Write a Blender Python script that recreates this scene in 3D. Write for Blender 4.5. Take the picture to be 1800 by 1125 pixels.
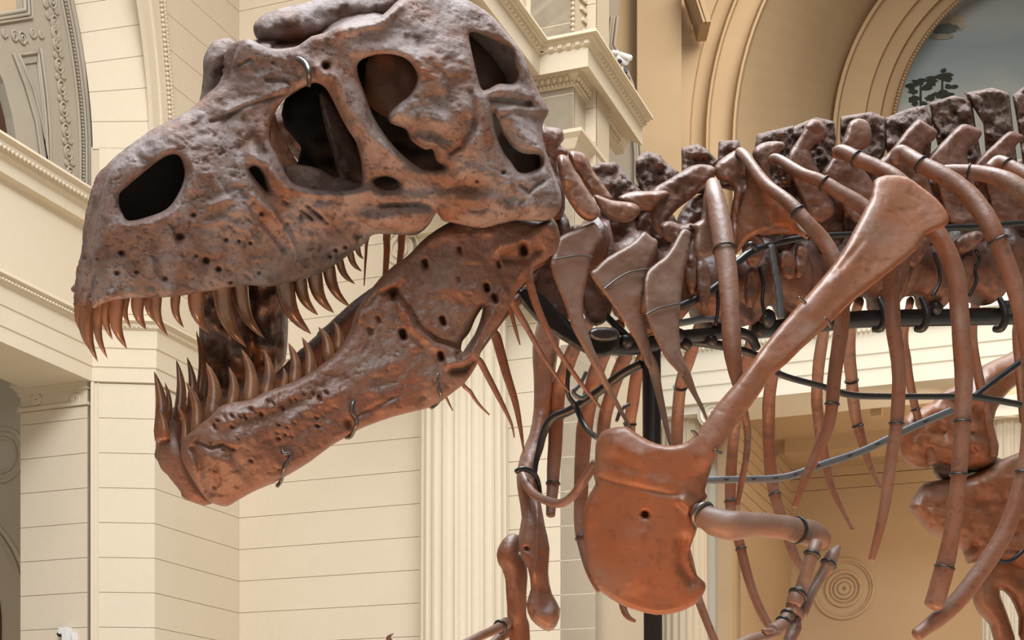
import bpy, math, random
import numpy as np
from mathutils import Vector, Matrix

for o in list(bpy.data.objects):
    bpy.data.objects.remove(o)
SC = bpy.context.scene
COL = SC.collection
random.seed(7)

# ------------------------------------------------------------------ camera
FPX, HORIZON, CZ = 2700.0, 1440.0, 1.6          # focal length and horizon row of the 1800x1125 picture, eye height
cam_d = bpy.data.cameras.new('camera')
cam = bpy.data.objects.new('camera', cam_d)
COL.objects.link(cam)
cam.location = (0, 0, CZ)
cam.rotation_euler = (math.pi / 2, 0, 0)
cam_d.sensor_width = 36
cam_d.lens = FPX / 1800 * 36
cam_d.shift_y = (HORIZON - 562.5) / 1800
cam_d.clip_end = 300
SC.camera = cam

# ------------------------------------------------------------------ light
world = bpy.data.worlds.new('world')
SC.world = world
world.use_nodes = True
world.node_tree.nodes['Background'].inputs[0].default_value = (1.0, 0.93, 0.82, 1)
world.node_tree.nodes['Background'].inputs[1].default_value = 0.22

def lamp(name, kind, loc, target, energy, color, **kw):
    d = bpy.data.lights.new(name, kind)
    o = bpy.data.objects.new(name, d)
    COL.objects.link(o)
    o.location = loc
    o.rotation_euler = (Vector(target) - Vector(loc)).to_track_quat('-Z', 'Y').to_euler()
    d.energy = energy
    d.color = color
    for k, v in kw.items():
        setattr(d, k, v)
    return o

# hall skylight: long glazed strip high over the middle of the hall
lamp('skylight', 'AREA', (0.5, 3.5, 17), (0.5, 4, 0), 6600, (0.90, 0.96, 1.0), shape='RECTANGLE', size=8, size_y=12)
lamp('wall_fill', 'AREA', (-2, 12.5, 19), (-2, 15, 0), 1150, (1.0, 0.94, 0.88), shape='RECTANGLE', size=12, size_y=8)  # added area light that brightens the far walls
lamp('front_fill', 'AREA', (-1, -12, 13), (0, 16, 6), 900, (1.0, 0.95, 0.90), shape='RECTANGLE', size=14, size_y=6)  # added frontal fill light, unseen behind the camera
lamp('arch_fill', 'AREA', (9, 22, 21), (9, 30, 8), 2300, (1.0, 0.93, 0.82), shape='RECTANGLE', size=8, size_y=10)  # added area light aimed at the upper right arch
lamp('room_lamp', 'POINT', (12.0, 29.0, 7.0), (0, 0, 0), 600, (1.0, 0.80, 0.58), shadow_soft_size=0.5)
# halogen up-lights standing on the plinth under the mount
UP = (1.0, 0.43, 0.16)
lamp('uplight_head', 'SPOT', (-1.15, 2.7, 0.3), (-0.5, 3.6, 2.9), 150, UP, spot_size=1.3, spot_blend=0.6, shadow_soft_size=0.05)
lamp('uplight_throat', 'SPOT', (0.15, 3.3, 0.3), (0.15, 4.0, 3.0), 105, UP, spot_size=1.3, spot_blend=0.6, shadow_soft_size=0.05)
lamp('uplight_chest', 'SPOT', (0.9, 3.0, 0.3), (0.75, 4.3, 3.0), 85, UP, spot_size=1.3, spot_blend=0.6, shadow_soft_size=0.05)
lamp('uplight_flank', 'SPOT', (1.6, 4.2, 0.3), (1.5, 4.9, 3.1), 125, UP, spot_size=1.3, spot_blend=0.6, shadow_soft_size=0.05)

SC.view_settings.view_transform = 'Standard'
SC.view_settings.look = 'None'
SC.view_settings.gamma = 1.0
SC.view_settings.exposure = 0.0
SC.view_settings.use_curve_mapping = False

# ------------------------------------------------------------------ materials
def material(name, base=(0.5, 0.5, 0.5), rough=0.6, metallic=0.0, spec=0.4, layers=(), bump=(), coat=0.0):
    """layers: (scale, detail, lo, hi, colour, strength); bump: (scale, detail, strength, distance)"""
    m = bpy.data.materials.new(name)
    m.use_nodes = True
    nt = m.node_tree
    b = nt.nodes['Principled BSDF']
    b.inputs['Roughness'].default_value = rough
    b.inputs['Metallic'].default_value = metallic
    b.inputs['Specular IOR Level'].default_value = spec
    b.inputs['Coat Weight'].default_value = coat
    geo = nt.nodes.new('ShaderNodeNewGeometry')
    cur = nt.nodes.new('ShaderNodeRGB')
    cur.outputs[0].default_value = (*base, 1)
    out = cur.outputs[0]
    for i, (sc, det, lo, hi, colr, st) in enumerate(layers):
        n = nt.nodes.new('ShaderNodeTexNoise')
        n.inputs['Scale'].default_value = sc
        n.inputs['Detail'].default_value = det
        n.inputs['Distortion'].default_value = 0.4
        off = nt.nodes.new('ShaderNodeVectorMath')
        off.operation = 'ADD'
        off.inputs[1].default_value = (3.1 * i, 1.7 * i, 5.3 * i)
        nt.links.new(geo.outputs['Position'], off.inputs[0])
        nt.links.new(off.outputs[0], n.inputs['Vector'])
        mr = nt.nodes.new('ShaderNodeMapRange')
        mr.inputs['From Min'].default_value = lo
        mr.inputs['From Max'].default_value = hi
        mr.inputs['To Max'].default_value = st
        nt.links.new(n.outputs[0], mr.inputs['Value'])
        mx = nt.nodes.new('ShaderNodeMix')
        mx.data_type = 'RGBA'
        nt.links.new(mr.outputs[0], mx.inputs[0])
        nt.links.new(out, mx.inputs[6])
        mx.inputs[7].default_value = (*colr, 1)
        out = mx.outputs[2]
    nt.links.new(out, b.inputs['Base Color'])
    prev = None
    for (sc, det, st, dist) in bump:
        n = nt.nodes.new('ShaderNodeTexNoise')
        n.inputs['Scale'].default_value = sc
        n.inputs['Detail'].default_value = det
        nt.links.new(geo.outputs['Position'], n.inputs['Vector'])
        bp = nt.nodes.new('ShaderNodeBump')
        bp.inputs['Strength'].default_value = st
        bp.inputs['Distance'].default_value = dist
        nt.links.new(n.outputs[0], bp.inputs['Height'])
        if prev:
            nt.links.new(prev, bp.inputs['Normal'])
        prev = bp.outputs[0]
    if prev:
        nt.links.new(prev, b.inputs['Normal'])
    return m

M = {}
BONE_K = (0.74, 0.67, 0.64)                       # overall tone of the fossil brown
def bone(name, base, rough, spec=0.4, layers=(), bump=()):
    k = lambda c: tuple(a * b for a, b in zip(c, BONE_K))
    return material(name, k(base), rough, 0.0, spec, [(a, b, c, d, k(e), f) for (a, b, c, d, e, f) in layers], bump)
M['skull'] = bone('skull_bone', (0.200, 0.138, 0.118), 0.66, spec=0.30, layers=[
    (4.5, 6, 0.50, 0.66, (0.27, 0.120, 0.065), 0.75), (10, 8, 0.42, 0.58, (0.30, 0.262, 0.262), 0.85), (26, 8, 0.54, 0.66, (0.11, 0.070, 0.058), 0.7), (80, 4, 0.60, 0.70, (0.07, 0.045, 0.04), 0.6)],
    bump=[(26, 10, 0.55, 0.014), (110, 6, 0.45, 0.004)])
M['jaw'] = bone('jaw_bone', (0.190, 0.098, 0.066), 0.48, spec=0.4, layers=[
    (5, 6, 0.45, 0.62, (0.235, 0.160, 0.130), 0.7), (12, 6, 0.5, 0.7, (0.25, 0.095, 0.045), 0.5), (30, 8, 0.56, 0.68, (0.10, 0.05, 0.036), 0.6), (80, 4, 0.62, 0.72, (0.06, 0.03, 0.024), 0.5)],
    bump=[(30, 9, 0.40, 0.010), (120, 5, 0.35, 0.003)])
M['bone'] = bone('rib_bone', (0.205, 0.098, 0.060), 0.45, spec=0.45, layers=[
    (4, 6, 0.45, 0.62, (0.26, 0.165, 0.125), 0.75), (12, 6, 0.52, 0.66, (0.25, 0.095, 0.042), 0.5), (45, 5, 0.56, 0.70, (0.10, 0.046, 0.03), 0.55)],
    bump=[(45, 7, 0.28, 0.006), (150, 3, 0.2, 0.002)])
M['scapula'] = bone('scapula_bone', (0.240, 0.098, 0.045), 0.46, spec=0.4, layers=[
    (3.2, 7, 0.47, 0.60, (0.24, 0.150, 0.110), 0.7), (9, 7, 0.50, 0.64, (0.29, 0.105, 0.038), 0.6), (34, 6, 0.55, 0.70, (0.13, 0.056, 0.03), 0.55)],
    bump=[(40, 7, 0.22, 0.005), (150, 3, 0.18, 0.002)])
M['blade'] = bone('cervical_rib_bone', (0.215, 0.135, 0.100), 0.5, spec=0.4, layers=[
    (9, 5, 0.45, 0.66, (0.27, 0.20, 0.175), 0.6), (40, 5, 0.58, 0.74, (0.13, 0.08, 0.06), 0.4)], bump=[(60, 6, 0.25, 0.004)])
M['vert'] = bone('vertebra_bone', (0.165, 0.080, 0.054), 0.5, spec=0.4, layers=[
    (8, 6, 0.45, 0.64, (0.25, 0.155, 0.12), 0.7), (28, 7, 0.54, 0.66, (0.065, 0.034, 0.025), 0.65)],
    bump=[(30, 8, 0.5, 0.012), (110, 4, 0.35, 0.004)])
M['spine'] = bone('spine_bone', (0.170, 0.115, 0.095), 0.65, spec=0.35, layers=[
    (14, 6, 0.45, 0.62, (0.27, 0.185, 0.155), 0.7), (34, 6, 0.52, 0.62, (0.06, 0.040, 0.036), 0.75)],
    bump=[(45, 7, 0.9, 0.02)])
M['centrum'] = material('centrum_bone', (0.105, 0.048, 0.032), 0.45, spec=0.45, layers=[
    (9, 6, 0.45, 0.66, (0.17, 0.088, 0.062), 0.6), (26, 6, 0.54, 0.66, (0.04, 0.022, 0.018), 0.7)], bump=[(26, 8, 0.5, 0.014)])
M['inner_shade'] = material('inner_shade_black', (0.012, 0.009, 0.008), 0.8, spec=0.2, bump=[(30, 4, 0.3, 0.01)])  # near-black, the shade inside the skull openings put into the colour
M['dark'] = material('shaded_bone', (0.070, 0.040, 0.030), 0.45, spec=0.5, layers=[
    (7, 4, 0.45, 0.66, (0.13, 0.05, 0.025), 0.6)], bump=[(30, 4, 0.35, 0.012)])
M['tooth'] = bone('tooth_enamel', (0.26, 0.120, 0.055), 0.25, spec=0.6, layers=[
    (16, 4, 0.42, 0.66, (0.09, 0.042, 0.026), 0.7)], bump=[(70, 3, 0.12, 0.003)])
M['steel'] = material('black_steel', (0.018, 0.018, 0.020), 0.35, metallic=0.3, spec=0.5, bump=[(60, 3, 0.1, 0.002)])
M['strap'] = material('grey_steel', (0.10, 0.115, 0.135), 0.42, metallic=0.2)
M['wire'] = material('steel_wire', (0.11, 0.10, 0.095), 0.35, metallic=0.7)
M['stone_lit'] = material('cream_stone_lit', (0.93, 0.87, 0.74), 0.75, spec=0.25)  # lighter copy of the stone, stronger light on the right put into the colour
M['stone'] = material('cream_stone', (0.65, 0.55, 0.42), 0.75, spec=0.25, layers=[
    (0.7, 4, 0.40, 0.70, (0.60, 0.51, 0.38), 0.5), (14, 3, 0.45, 0.7, (0.68, 0.60, 0.47), 0.3)], bump=[(120, 3, 0.1, 0.004)])
M['joint'] = material('mortar_joint', (0.54, 0.45, 0.335), 0.9, spec=0.1)
M['panel'] = material('shade_grey_plaster', (0.36, 0.31, 0.245), 0.8, spec=0.2, layers=[
    (1.2, 4, 0.40, 0.70, (0.40, 0.35, 0.28), 0.6)], bump=[(30, 3, 0.1, 0.01)])  # grey tone carries the shade under the arch
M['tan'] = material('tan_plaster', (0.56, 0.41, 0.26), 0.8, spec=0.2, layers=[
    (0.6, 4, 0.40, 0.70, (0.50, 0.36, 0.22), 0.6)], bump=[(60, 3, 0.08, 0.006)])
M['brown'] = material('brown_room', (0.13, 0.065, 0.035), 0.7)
M['floor'] = material('floor_stone', (0.50, 0.43, 0.34), 0.5, layers=[(1.5, 4, 0.4, 0.7, (0.42, 0.35, 0.27), 0.6)])
M['white'] = material('white_plastic', (0.72, 0.71, 0.70), 0.4)
M['black'] = material('black_plastic', (0.03, 0.03, 0.03), 0.4)

# ------------------------------------------------------------------ object helpers
def mesh_obj(name, V, F, mat, parent=None, smooth=True):
    me = bpy.data.meshes.new(name)
    V = np.asarray(V, dtype=float)
    me.from_pydata([tuple(v) for v in V], [], [tuple(int(i) for i in f) for f in F])
    me.materials.append(mat)
    if smooth:
        me.polygons.foreach_set('use_smooth', [True] * len(me.polygons))
    me.update()
    o = bpy.data.objects.new(name, me)
    COL.objects.link(o)
    if parent is not None:
        o.parent = parent
        o.matrix_parent_inverse = parent_inverse(parent)
    return o

def parent_inverse(p):
    # meshes are modelled in world coordinates; only a thing's Empty sits elsewhere
    return Matrix.Translation(-p.location) if p.type == 'EMPTY' else Matrix.Identity(4)

def thing(name, label, cat, loc, group=None, kind=None):
    o = bpy.data.objects.new(name, None)
    o.empty_display_size = 0.2
    COL.objects.link(o)
    o.location = loc
    tag(o, label, cat, group, kind)
    return o

def tag(o, label=None, cat=None, group=None, kind=None):
    if label: o['label'] = label
    if cat: o['category'] = cat
    if group: o['group'] = group
    if kind: o['kind'] = kind
    return o

# ------------------------------------------------------------------ pixel rays and lateral planes
CAM = np.array([0.0, 0.0, CZ])
def rays(P):
    P = np.asarray(P, float)
    return np.stack([(P[..., 0] - 900) / FPX, np.ones(P.shape[:-1]), (HORIZON - P[..., 1]) / FPX], -1)

class Frame:
    """A bone's sagittal plane: pixel + sideways distance w (metres, + towards the animal's left) -> point."""
    def __init__(s, px, py, depth, yaw, roll=0.0):
        y, r = math.radians(yaw), math.radians(roll)
        s.n = np.array([math.sin(y) * math.cos(r), -math.cos(y) * math.cos(r), -math.sin(r)])
        s.p0 = CAM + rays([px, py]) * depth
    def pt(s, P, w):
        d = rays(P)
        t = (np.dot(s.p0 - CAM, s.n) + np.asarray(w, float)) / (d @ s.n)
        return CAM + d * t[..., None]
    def mirror(s, V):
        k = (V - s.p0) @ s.n
        return V - 2 * k[:, None] * s.n

FS = Frame(550, 350, 3.75, 38, 18)      # skull, head tilted to its left
FJ = Frame(550, 350, 3.75, 38, -3)       # lower jaw
FB = Frame(990, 400, 4.25, 30, 0)       # trunk

# ------------------------------------------------------------------ 2D helpers
def inside(P, poly):
    x, y = P[:, 0], P[:, 1]
    r = np.zeros(len(P), bool)
    n = len(poly)
    for i in range(n):
        x1, y1 = poly[i]; x2, y2 = poly[(i + 1) % n]
        if y1 == y2: continue
        c = ((y1 > y) != (y2 > y)) & (x < (x2 - x1) * (y - y1) / (y2 - y1) + x1)
        r ^= c
    return r

def nearest(P, line, closed=True):
    best = np.full(len(P), 1e9); bp = P.copy()
    n = len(line)
    for i in range(n if closed else n - 1):
        a = np.array(line[i], float); b = np.array(line[(i + 1) % n], float)
        ab = b - a; L = ab @ ab
        if L == 0: continue
        t = np.clip(((P - a) @ ab) / L, 0, 1)
        q = a + t[:, None] * ab
        d = np.hypot(*(P - q).T)
        m = d < best
        best[m] = d[m]; bp[m] = q[m]
    return best, bp

def smooth_poly(poly, n=3, closed=True):
    """Catmull-Rom through the traced points"""
    P = np.array(poly, float); N = len(P); out = []
    for i in range(N if closed else N - 1):
        if closed:
            p0, p1, p2, p3 = P[(i - 1) % N], P[i], P[(i + 1) % N], P[(i + 2) % N]
        else:
            p0, p1, p2, p3 = P[max(i - 1, 0)], P[i], P[i + 1], P[min(i + 2, N - 1)]
        for k in range(n):
            t = k / n
            out.append(0.5 * ((2 * p1) + (-p0 + p2) * t + (2 * p0 - 5 * p1 + 4 * p2 - p3) * t * t + (-p0 + 3 * p1 - 3 * p2 + p3) * t ** 3))
    if not closed: out.append(P[-1])
    return np.array(out)

_rng = np.random.RandomState(3)
_LAT = _rng.rand(64, 64)
def vnoise(x, y):
    xi = np.floor(x).astype(int); yi = np.floor(y).astype(int)
    fx = x - xi; fy = y - yi
    fx = fx * fx * (3 - 2 * fx); fy = fy * fy * (3 - 2 * fy)
    g = lambda a, b: _LAT[a % 64, b % 64]
    return (g(xi, yi) * (1 - fx) + g(xi + 1, yi) * fx) * (1 - fy) + (g(xi, yi + 1) * (1 - fx) + g(xi + 1, yi + 1) * fx) * fy - 0.5
def fbm(x, y, sc, oct=4):
    r = 0; a = 1.0
    for i in range(oct):
        r = r + a * vnoise(x / sc + 17 * i, y / sc + 31 * i); a *= 0.55; sc *= 0.5
    return r

def tps(ctrl, P):
    c = np.array(ctrl, float)
    if c.ndim == 0: return np.full(len(P), float(c))
    if len(c) < 3:
        d = np.stack([np.hypot(P[:, 0] - k[0], P[:, 1] - k[1]) + 1e-3 for k in c], 1) ** -1
        return (d * c[:, 2]).sum(1) / d.sum(1)
    S = 300.0
    X = c[:, :2] / S
    U = lambda r2: np.where(r2 > 1e-12, r2 * np.log(np.maximum(r2, 1e-12)), 0)
    n = len(c)
    K = U(((X[:, None] - X[None]) ** 2).sum(-1)) + 0.02 * np.eye(n)
    A = np.zeros((n + 3, n + 3)); A[:n, :n] = K; A[:n, n] = 1; A[:n, n + 1:] = X; A[n, :n] = 1; A[n + 1:, :n] = X.T
    s = np.linalg.lstsq(A, np.r_[c[:, 2], 0, 0, 0], rcond=None)[0]
    Q = P / S
    return U(((Q[:, None] - X[None]) ** 2).sum(-1)) @ s[:n] + s[n] + Q @ s[n + 1:]

def relief_mesh(outline, frame, w, T=0.02, R=12, step=4, holes=(), feats=(), noise=(0, 40), crack=None, back=1.0, smooth=2, hole_smooth=3, rough_edge=0):
    """Solid bone from its traced side view: a rounded plate of half-thickness T whose middle sheet lies w beside the sagittal plane.
    holes are real openings; feats = (polyline or point list, radius px, height m)."""
    out = smooth_poly(outline, smooth) if smooth > 1 else np.array(outline, float)
    if rough_edge:
        k = np.arange(len(out))
        out = out + np.stack([vnoise(k * 0.7 + out[0, 0], k * 0.0), vnoise(k * 0.7 + 9, k * 0.0 + out[0, 1])], 1) * 2 * rough_edge
    hs = [smooth_poly(h, hole_smooth) for h in holes]
    x0, y0 = out.min(0) - step; x1, y1 = out.max(0) + step
    xs = np.arange(x0, x1 + step, step); ys = np.arange(y0, y1 + step, step)
    nx, ny = len(xs), len(ys)
    gx, gy = np.meshgrid(xs, ys)
    G = np.stack([gx.ravel(), gy.ravel()], 1)
    cx, cy = np.meshgrid(xs[:-1] + step / 2, ys[:-1] + step / 2)
    C = np.stack([cx.ravel(), cy.ravel()], 1)
    keep = inside(C, out)
    for h in hs: keep &= ~inside(C, h)
    ci = np.nonzero(keep)[0]
    r, c = ci // (nx - 1), ci % (nx - 1)
    a = r * nx + c
    Q = np.stack([a, a + nx, a + nx + 1, a + 1], 1)
    # boundary edges
    E = np.concatenate([Q[:, [0, 1]], Q[:, [1, 2]], Q[:, [2, 3]], Q[:, [3, 0]]])
    Es = np.sort(E, 1); key = Es[:, 0].astype(np.int64) * len(G) + Es[:, 1]
    u, cnt = np.unique(key, return_counts=True)
    be = u[cnt == 1]
    bv = np.unique(np.r_[be // len(G), be % len(G)])
    used = np.unique(Q)
    remap = -np.ones(len(G), int); remap[used] = np.arange(len(used))
    P = G[used].copy(); Q = remap[Q]; rim = np.zeros(len(used), bool); rim[remap[bv]] = True
    d, q = nearest(P, out)
    for h in hs:
        d2, q2 = nearest(P, h); m = d2 < d; d[m] = d2[m]; q[m] = q2[m]
    mv = rim & (d < step * 2.2)
    P[mv] = q[mv]
    d, _ = nearest(P, out)
    for h in hs:
        d2, _ = nearest(P, h); d = np.minimum(d, d2)
    d[rim] = 0
    Rr = R
    k = 1 - np.clip(d / Rr, 0, 1)
    h = T * np.sqrt(np.maximum(0, 1 - k * k))
    wm = tps(w, P)
    add = np.zeros(len(P))
    for (ln, rad, amp) in feats:
        ln = np.atleast_2d(np.array(ln, float))
        if len(ln) == 1: dd = np.hypot(P[:, 0] - ln[0, 0], P[:, 1] - ln[0, 1])
        else: dd, _ = nearest(P, ln, False)
        add += amp * np.exp(-(dd / rad) ** 2)
    edge = np.clip(d / (0.6 * Rr), 0, 1)
    if noise[0]: add += noise[0] * fbm(P[:, 0] + outline[0][0] * 3.7, P[:, 1], noise[1])
    if crack:
        f1 = fbm(P[:, 0] * 1.0 + 400, P[:, 1] * 1.6 + 90, crack[1], 5); f2 = fbm(P[:, 0] + 900, P[:, 1] + 300, crack[1] * 3, 3)
        add -= crack[0] * np.exp(-(f1 / 0.05) ** 2) * np.clip(f2 * 4 + 0.5, 0, 1)
        add += crack[0] * 0.8 * np.clip(f1 * 3, -1, 1) * np.clip(0.5 - f2 * 4, 0, 1)
    front = frame.pt(P, wm + h + add * edge)
    bk = frame.pt(P, wm - back * h - 0.0 * add)
    n = len(P)
    bi = np.arange(n) + n
    bi[rim] = np.nonzero(rim)[0]
    V = np.concatenate([front, bk])
    F = np.concatenate([Q, bi[Q[:, ::-1]]])
    us = np.unique(F); rm = -np.ones(len(V), int); rm[us] = np.arange(len(us))
    return V[us], rm[F]

def relief(name, outline, frame, w, mat, parent, **kw):
    V, F = relief_mesh(outline, frame, w, **kw)
    return mesh_obj(name, V, F, mat, parent)

# ------------------------------------------------------------------ swept tubes
def tube_path(pts, frame, n=6):
    """pts: (px, py, w, radius px) -> smooth 3D centres, radii (m)"""
    P = smooth_poly(pts, n, closed=False)
    C = frame.pt(P[:, :2], P[:, 2])
    return C, np.maximum(P[:, 3], 0.3) * C[:, 1] / FPX

def sweep(C, Rr, sides=12, flat=(1, 1), lump=0.0, caps=True, seed=0):
    C = np.asarray(C); n = len(C)
    Tn = np.gradient(C, axis=0); Tn /= np.linalg.norm(Tn, axis=1)[:, None] + 1e-12
    up = np.array([0.0, -1.0, 0.0])                   # width axes: b in the picture plane, a towards the viewer
    V = []; F = []
    rings = []
    for i in range(n):
        t = Tn[i]
        a = up - t * (up @ t)
        if np.linalg.norm(a) < 1e-3: a = np.array([1.0, 0, 0])
        a /= np.linalg.norm(a); b = np.cross(t, a)
        rings.append((C[i], a, b, Rr[i], t))
    if caps:
        def cap(rg, s):
            c, a, b, r, t = rg
            return [(c + s * t * r * 0.55 * q, a, b, r * math.sqrt(max(0, 1 - q * q * 0.97)), t) for q in (0.45, 0.8, 1.0)]
        rings = cap(rings[0], -1)[::-1] + rings + cap(rings[-1], 1)
    ang = np.arange(sides) * 2 * math.pi / sides
    for i, (c, a, b, r, t) in enumerate(rings):
        k = 1 + lump * (vnoise(np.cos(ang) * 1.5 + i * 0.23 + seed * 7.7, np.sin(ang) * 1.5 + i * 0.31 + seed * 3.3))
        V.append(c + (np.cos(ang) * k * r * flat[0])[:, None] * a + (np.sin(ang) * k * r * flat[1])[:, None] * b)
    m = len(rings)
    for i in range(m - 1):
        for j in range(sides):
            j2 = (j + 1) % sides
            F.append((i * sides + j, i * sides + j2, (i + 1) * sides + j2, (i + 1) * sides + j))
    F.append(tuple(range(sides))[::-1])
    F.append(tuple((m - 1) * sides + j for j in range(sides)))
    return np.concatenate(V), F

def tube(name, pts, frame, mat, parent, sides=12, flat=(1, 1), lump=0.0, n=6, seed=0, caps=True):
    C, Rr = tube_path(pts, frame, n)
    V, F = sweep(C, Rr, sides, flat, lump, caps, seed)
    o = mesh_obj(name, V, F, mat, parent)
    return o, C, Rr

def ring_mesh(c, t, r, wire, sides=16, cs=6):
    t = t / np.linalg.norm(t)
    a = np.cross(t, [0, 1, 0.01]); a /= np.linalg.norm(a); b = np.cross(t, a)
    V = []; F = []
    for i in range(sides):
        th = 2 * math.pi * i / sides
        o = math.cos(th) * a + math.sin(th) * b
        for j in range(cs):
            ph = 2 * math.pi * j / cs
            V.append(c + o * (r + wire * math.cos(ph)) + t * wire * math.sin(ph))
    for i in range(sides):
        for j in range(cs):
            F.append((i * cs + j, ((i + 1) % sides) * cs + j, ((i + 1) % sides) * cs + (j + 1) % cs, i * cs + (j + 1) % cs))
    return np.array(V), F

def band(parent, C, Rr, frac, wire=0.0035, mat=None, name='wire_band', k=1.03):
    i = int(frac * (len(C) - 1)); i = min(max(i, 1), len(C) - 2)
    V, F = ring_mesh(C[i], C[i + 1] - C[i - 1], Rr[i] * k, wire)
    return mesh_obj(name, V, F, mat or M['steel'], parent)

# ================================================================== THE HALL
class Plane:
    """vertical wall plane: plan point P, plan direction d (left to right in the picture)"""
    def __init__(s, P, d):
        s.P = np.array(P, float); d = np.array(d, float); s.d = d / np.linalg.norm(d)
        s.n = np.array([s.d[1], -s.d[0]])
    def s_of(s, px, out=0.0):
        P = s.P + out * s.n
        u = (px - 900) / FPX
        return (u * P[1] - P[0]) / (s.d[0] - u * s.d[1])
    def xy(s, px, out=0.0):
        return s.P + out * s.n + s.s_of(px, out) * s.d
    def at(s, k, z, out=0.0):
        q = s.P + k * s.d + out * s.n
        return np.array([q[0], q[1], z])
    def pt(s, px, py, out=0.0):
        q = s.xy(px, out)
        return np.array([q[0], q[1], CZ + (HORIZON - py) / FPX * q[1]])
    def z(s, px, py, out=0.0):
        return s.pt(px, py, out)[2]

D1 = np.array([0.385, 1.0]); D1 /= np.linalg.norm(D1)
D2 = np.array([1.0, -0.385]); D2 /= np.linalg.norm(D2)
u580 = (580 - 900) / FPX
WM = Plane((22 * u580, 22), D2)                  # main far wall
A3 = WM.xy(420)
W1 = Plane(A3, D1)                               # return beside it
A2 = W1.xy(272)
WC = Plane(A2, (1, 0.10))                        # broad pier face
A1 = WC.xy(160)
WL = Plane(A1, D1)                               # left wall with the arch
A0 = A1 - 9.0 * D1
A4 = WM.xy(1047)
COURSE = 0.4645
Z0 = CZ + (HORIZON - 798) / FPX * A2[1] - 11 * COURSE     # a joint runs at row 798 on the pier corner

def prism(name, plane, poly, o0, o1, mat, parent, smooth=False):
    """outline in pixels on the wall plane, extruded from out=o0 to out=o1"""
    F0 = [plane.pt(x, y) for x, y in poly]
    nn = np.array([plane.n[0], plane.n[1], 0])
    n = len(poly)
    V = [p + nn * o1 for p in F0] + [p + nn * o0 for p in F0]
    area = sum(poly[i][0] * poly[(i + 1) % n][1] - poly[(i + 1) % n][0] * poly[i][1] for i in range(n))
    idx = list(range(n)) if area < 0 else list(range(n))[::-1]
    F = [tuple(idx), tuple(i + n for i in idx[::-1])]
    for k in range(n):
        a, b = idx[k], idx[(k + 1) % n]
        F.append((a, a + n, b + n, b))
    return mesh_obj(name, V, F, mat, parent, smooth)

def slab(name, plane, k0, k1, z0, z1, o0, o1, mat, parent=None):
    V = [plane.at(k, z, o) for o in (o1, o0) for (k, z) in ((k0, z0), (k1, z0), (k1, z1), (k0, z1))]
    F = [(0, 1, 2, 3), (5, 4, 7, 6), (4, 5, 1, 0), (1, 5, 6, 2), (2, 6, 7, 3), (4, 0, 3, 7)]
    return mesh_obj(name, V, F, mat, parent, False)

def courses(parent, plane, k0, k1, zlo, zhi, gap=0.008, thick=0.06, mat=None, out=0.0):
    i = math.floor((zlo - Z0) / COURSE)
    while Z0 + i * COURSE < zhi:
        a = max(zlo, Z0 + i * COURSE + gap / 2); b = min(zhi, Z0 + (i + 1) * COURSE - gap / 2)
        if b > a + 0.05:
            slab('stone_block', plane, k0, k1, a, b, out - thick, out, mat or M['stone'], parent)
        i += 1

def mould(name, path, prof, mat, parent, smooth=False):
    """moulding of profile (out, z) swept along the plan path, mitred at its corners"""
    path = [np.array(p, float) for p in path]
    N = len(path); ns = []
    for i in range(N - 1):
        d = path[i + 1] - path[i]; d /= np.linalg.norm(d); ns.append(np.array([d[1], -d[0]]))
    V = []; m = len(prof)
    for i in range(N):
        if i == 0: v = ns[0]
        elif i == N - 1: v = ns[-1]
        else:
            a, b = ns[i - 1], ns[i]; v = (a + b) / (1 + a @ b)
        for (o, z) in prof:
            q = path[i] + v * o
            V.append((q[0], q[1], z))
    F = []
    for i in range(N - 1):
        for j in range(m - 1):
            F.append((i * m + j, (i + 1) * m + j, (i + 1) * m + j + 1, i * m + j + 1))
    F.append(tuple(range(m))); F.append(tuple((N - 1) * m + j for j in range(m))[::-1])
    return mesh_obj(name, V, F, mat, parent, smooth)

def bar3(name, pts, r, mat, parent, sides=6, closed=False):
    C = np.array(pts, float)
    if closed: C = np.concatenate([C, C[:2]])
    V, F = sweep(C, np.full(len(C), r), sides, caps=not closed)
    return mesh_obj(name, V, F, mat, parent)

def bead_string(name, pts, r, gap, mat, parent, squash=1.0):
    """a carved string of beads, one moulding"""
    P = np.array(pts, float); seg = np.linalg.norm(np.diff(P, axis=0), axis=1); cum = np.r_[0, np.cumsum(seg)]
    V = []; F = []
    for t in np.arange(0, cum[-1], gap):
        c = np.array([np.interp(t, cum, P[:, k]) for k in range(3)])
        b = len(V)
        V += [c + np.array(v) * r * np.array([1, 1, squash]) for v in ((1, 0, 0), (0, 0, 1), (-1, 0, 0), (0, 0, -1), (0, -1, 0), (0, 1, 0))]
        for (i, j) in ((0, 1), (1, 2), (2, 3), (3, 0)):
            F += [(b + i, b + j, b + 4), (b + j, b + i, b + 5)]
    return mesh_obj(name, V, F, mat, parent)

def ring_on(name, plane, px, py, rpx, wire, out, mat, parent, ratio=1.0, turns=1.0, shrink=0.0):
    c = plane.pt(px, py, out); k = c[1] / FPX
    d = np.array([plane.d[0], plane.d[1], 0]); n = max(20, int(26 * turns))
    pts = []
    for i in range(n + (1 if turns != 1 else 0)):
        th = 2 * math.pi * turns * i / n
        r = rpx * k * (1 - shrink * i / n)
        pts.append(c + d * math.cos(th) * r + np.array([0, 0, 1]) * math.sin(th) * r * ratio)
    return bar3(name, pts, wire, mat, parent, 6, closed=(turns == 1))

S = 'structure'
ZTOP = 17.0
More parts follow.
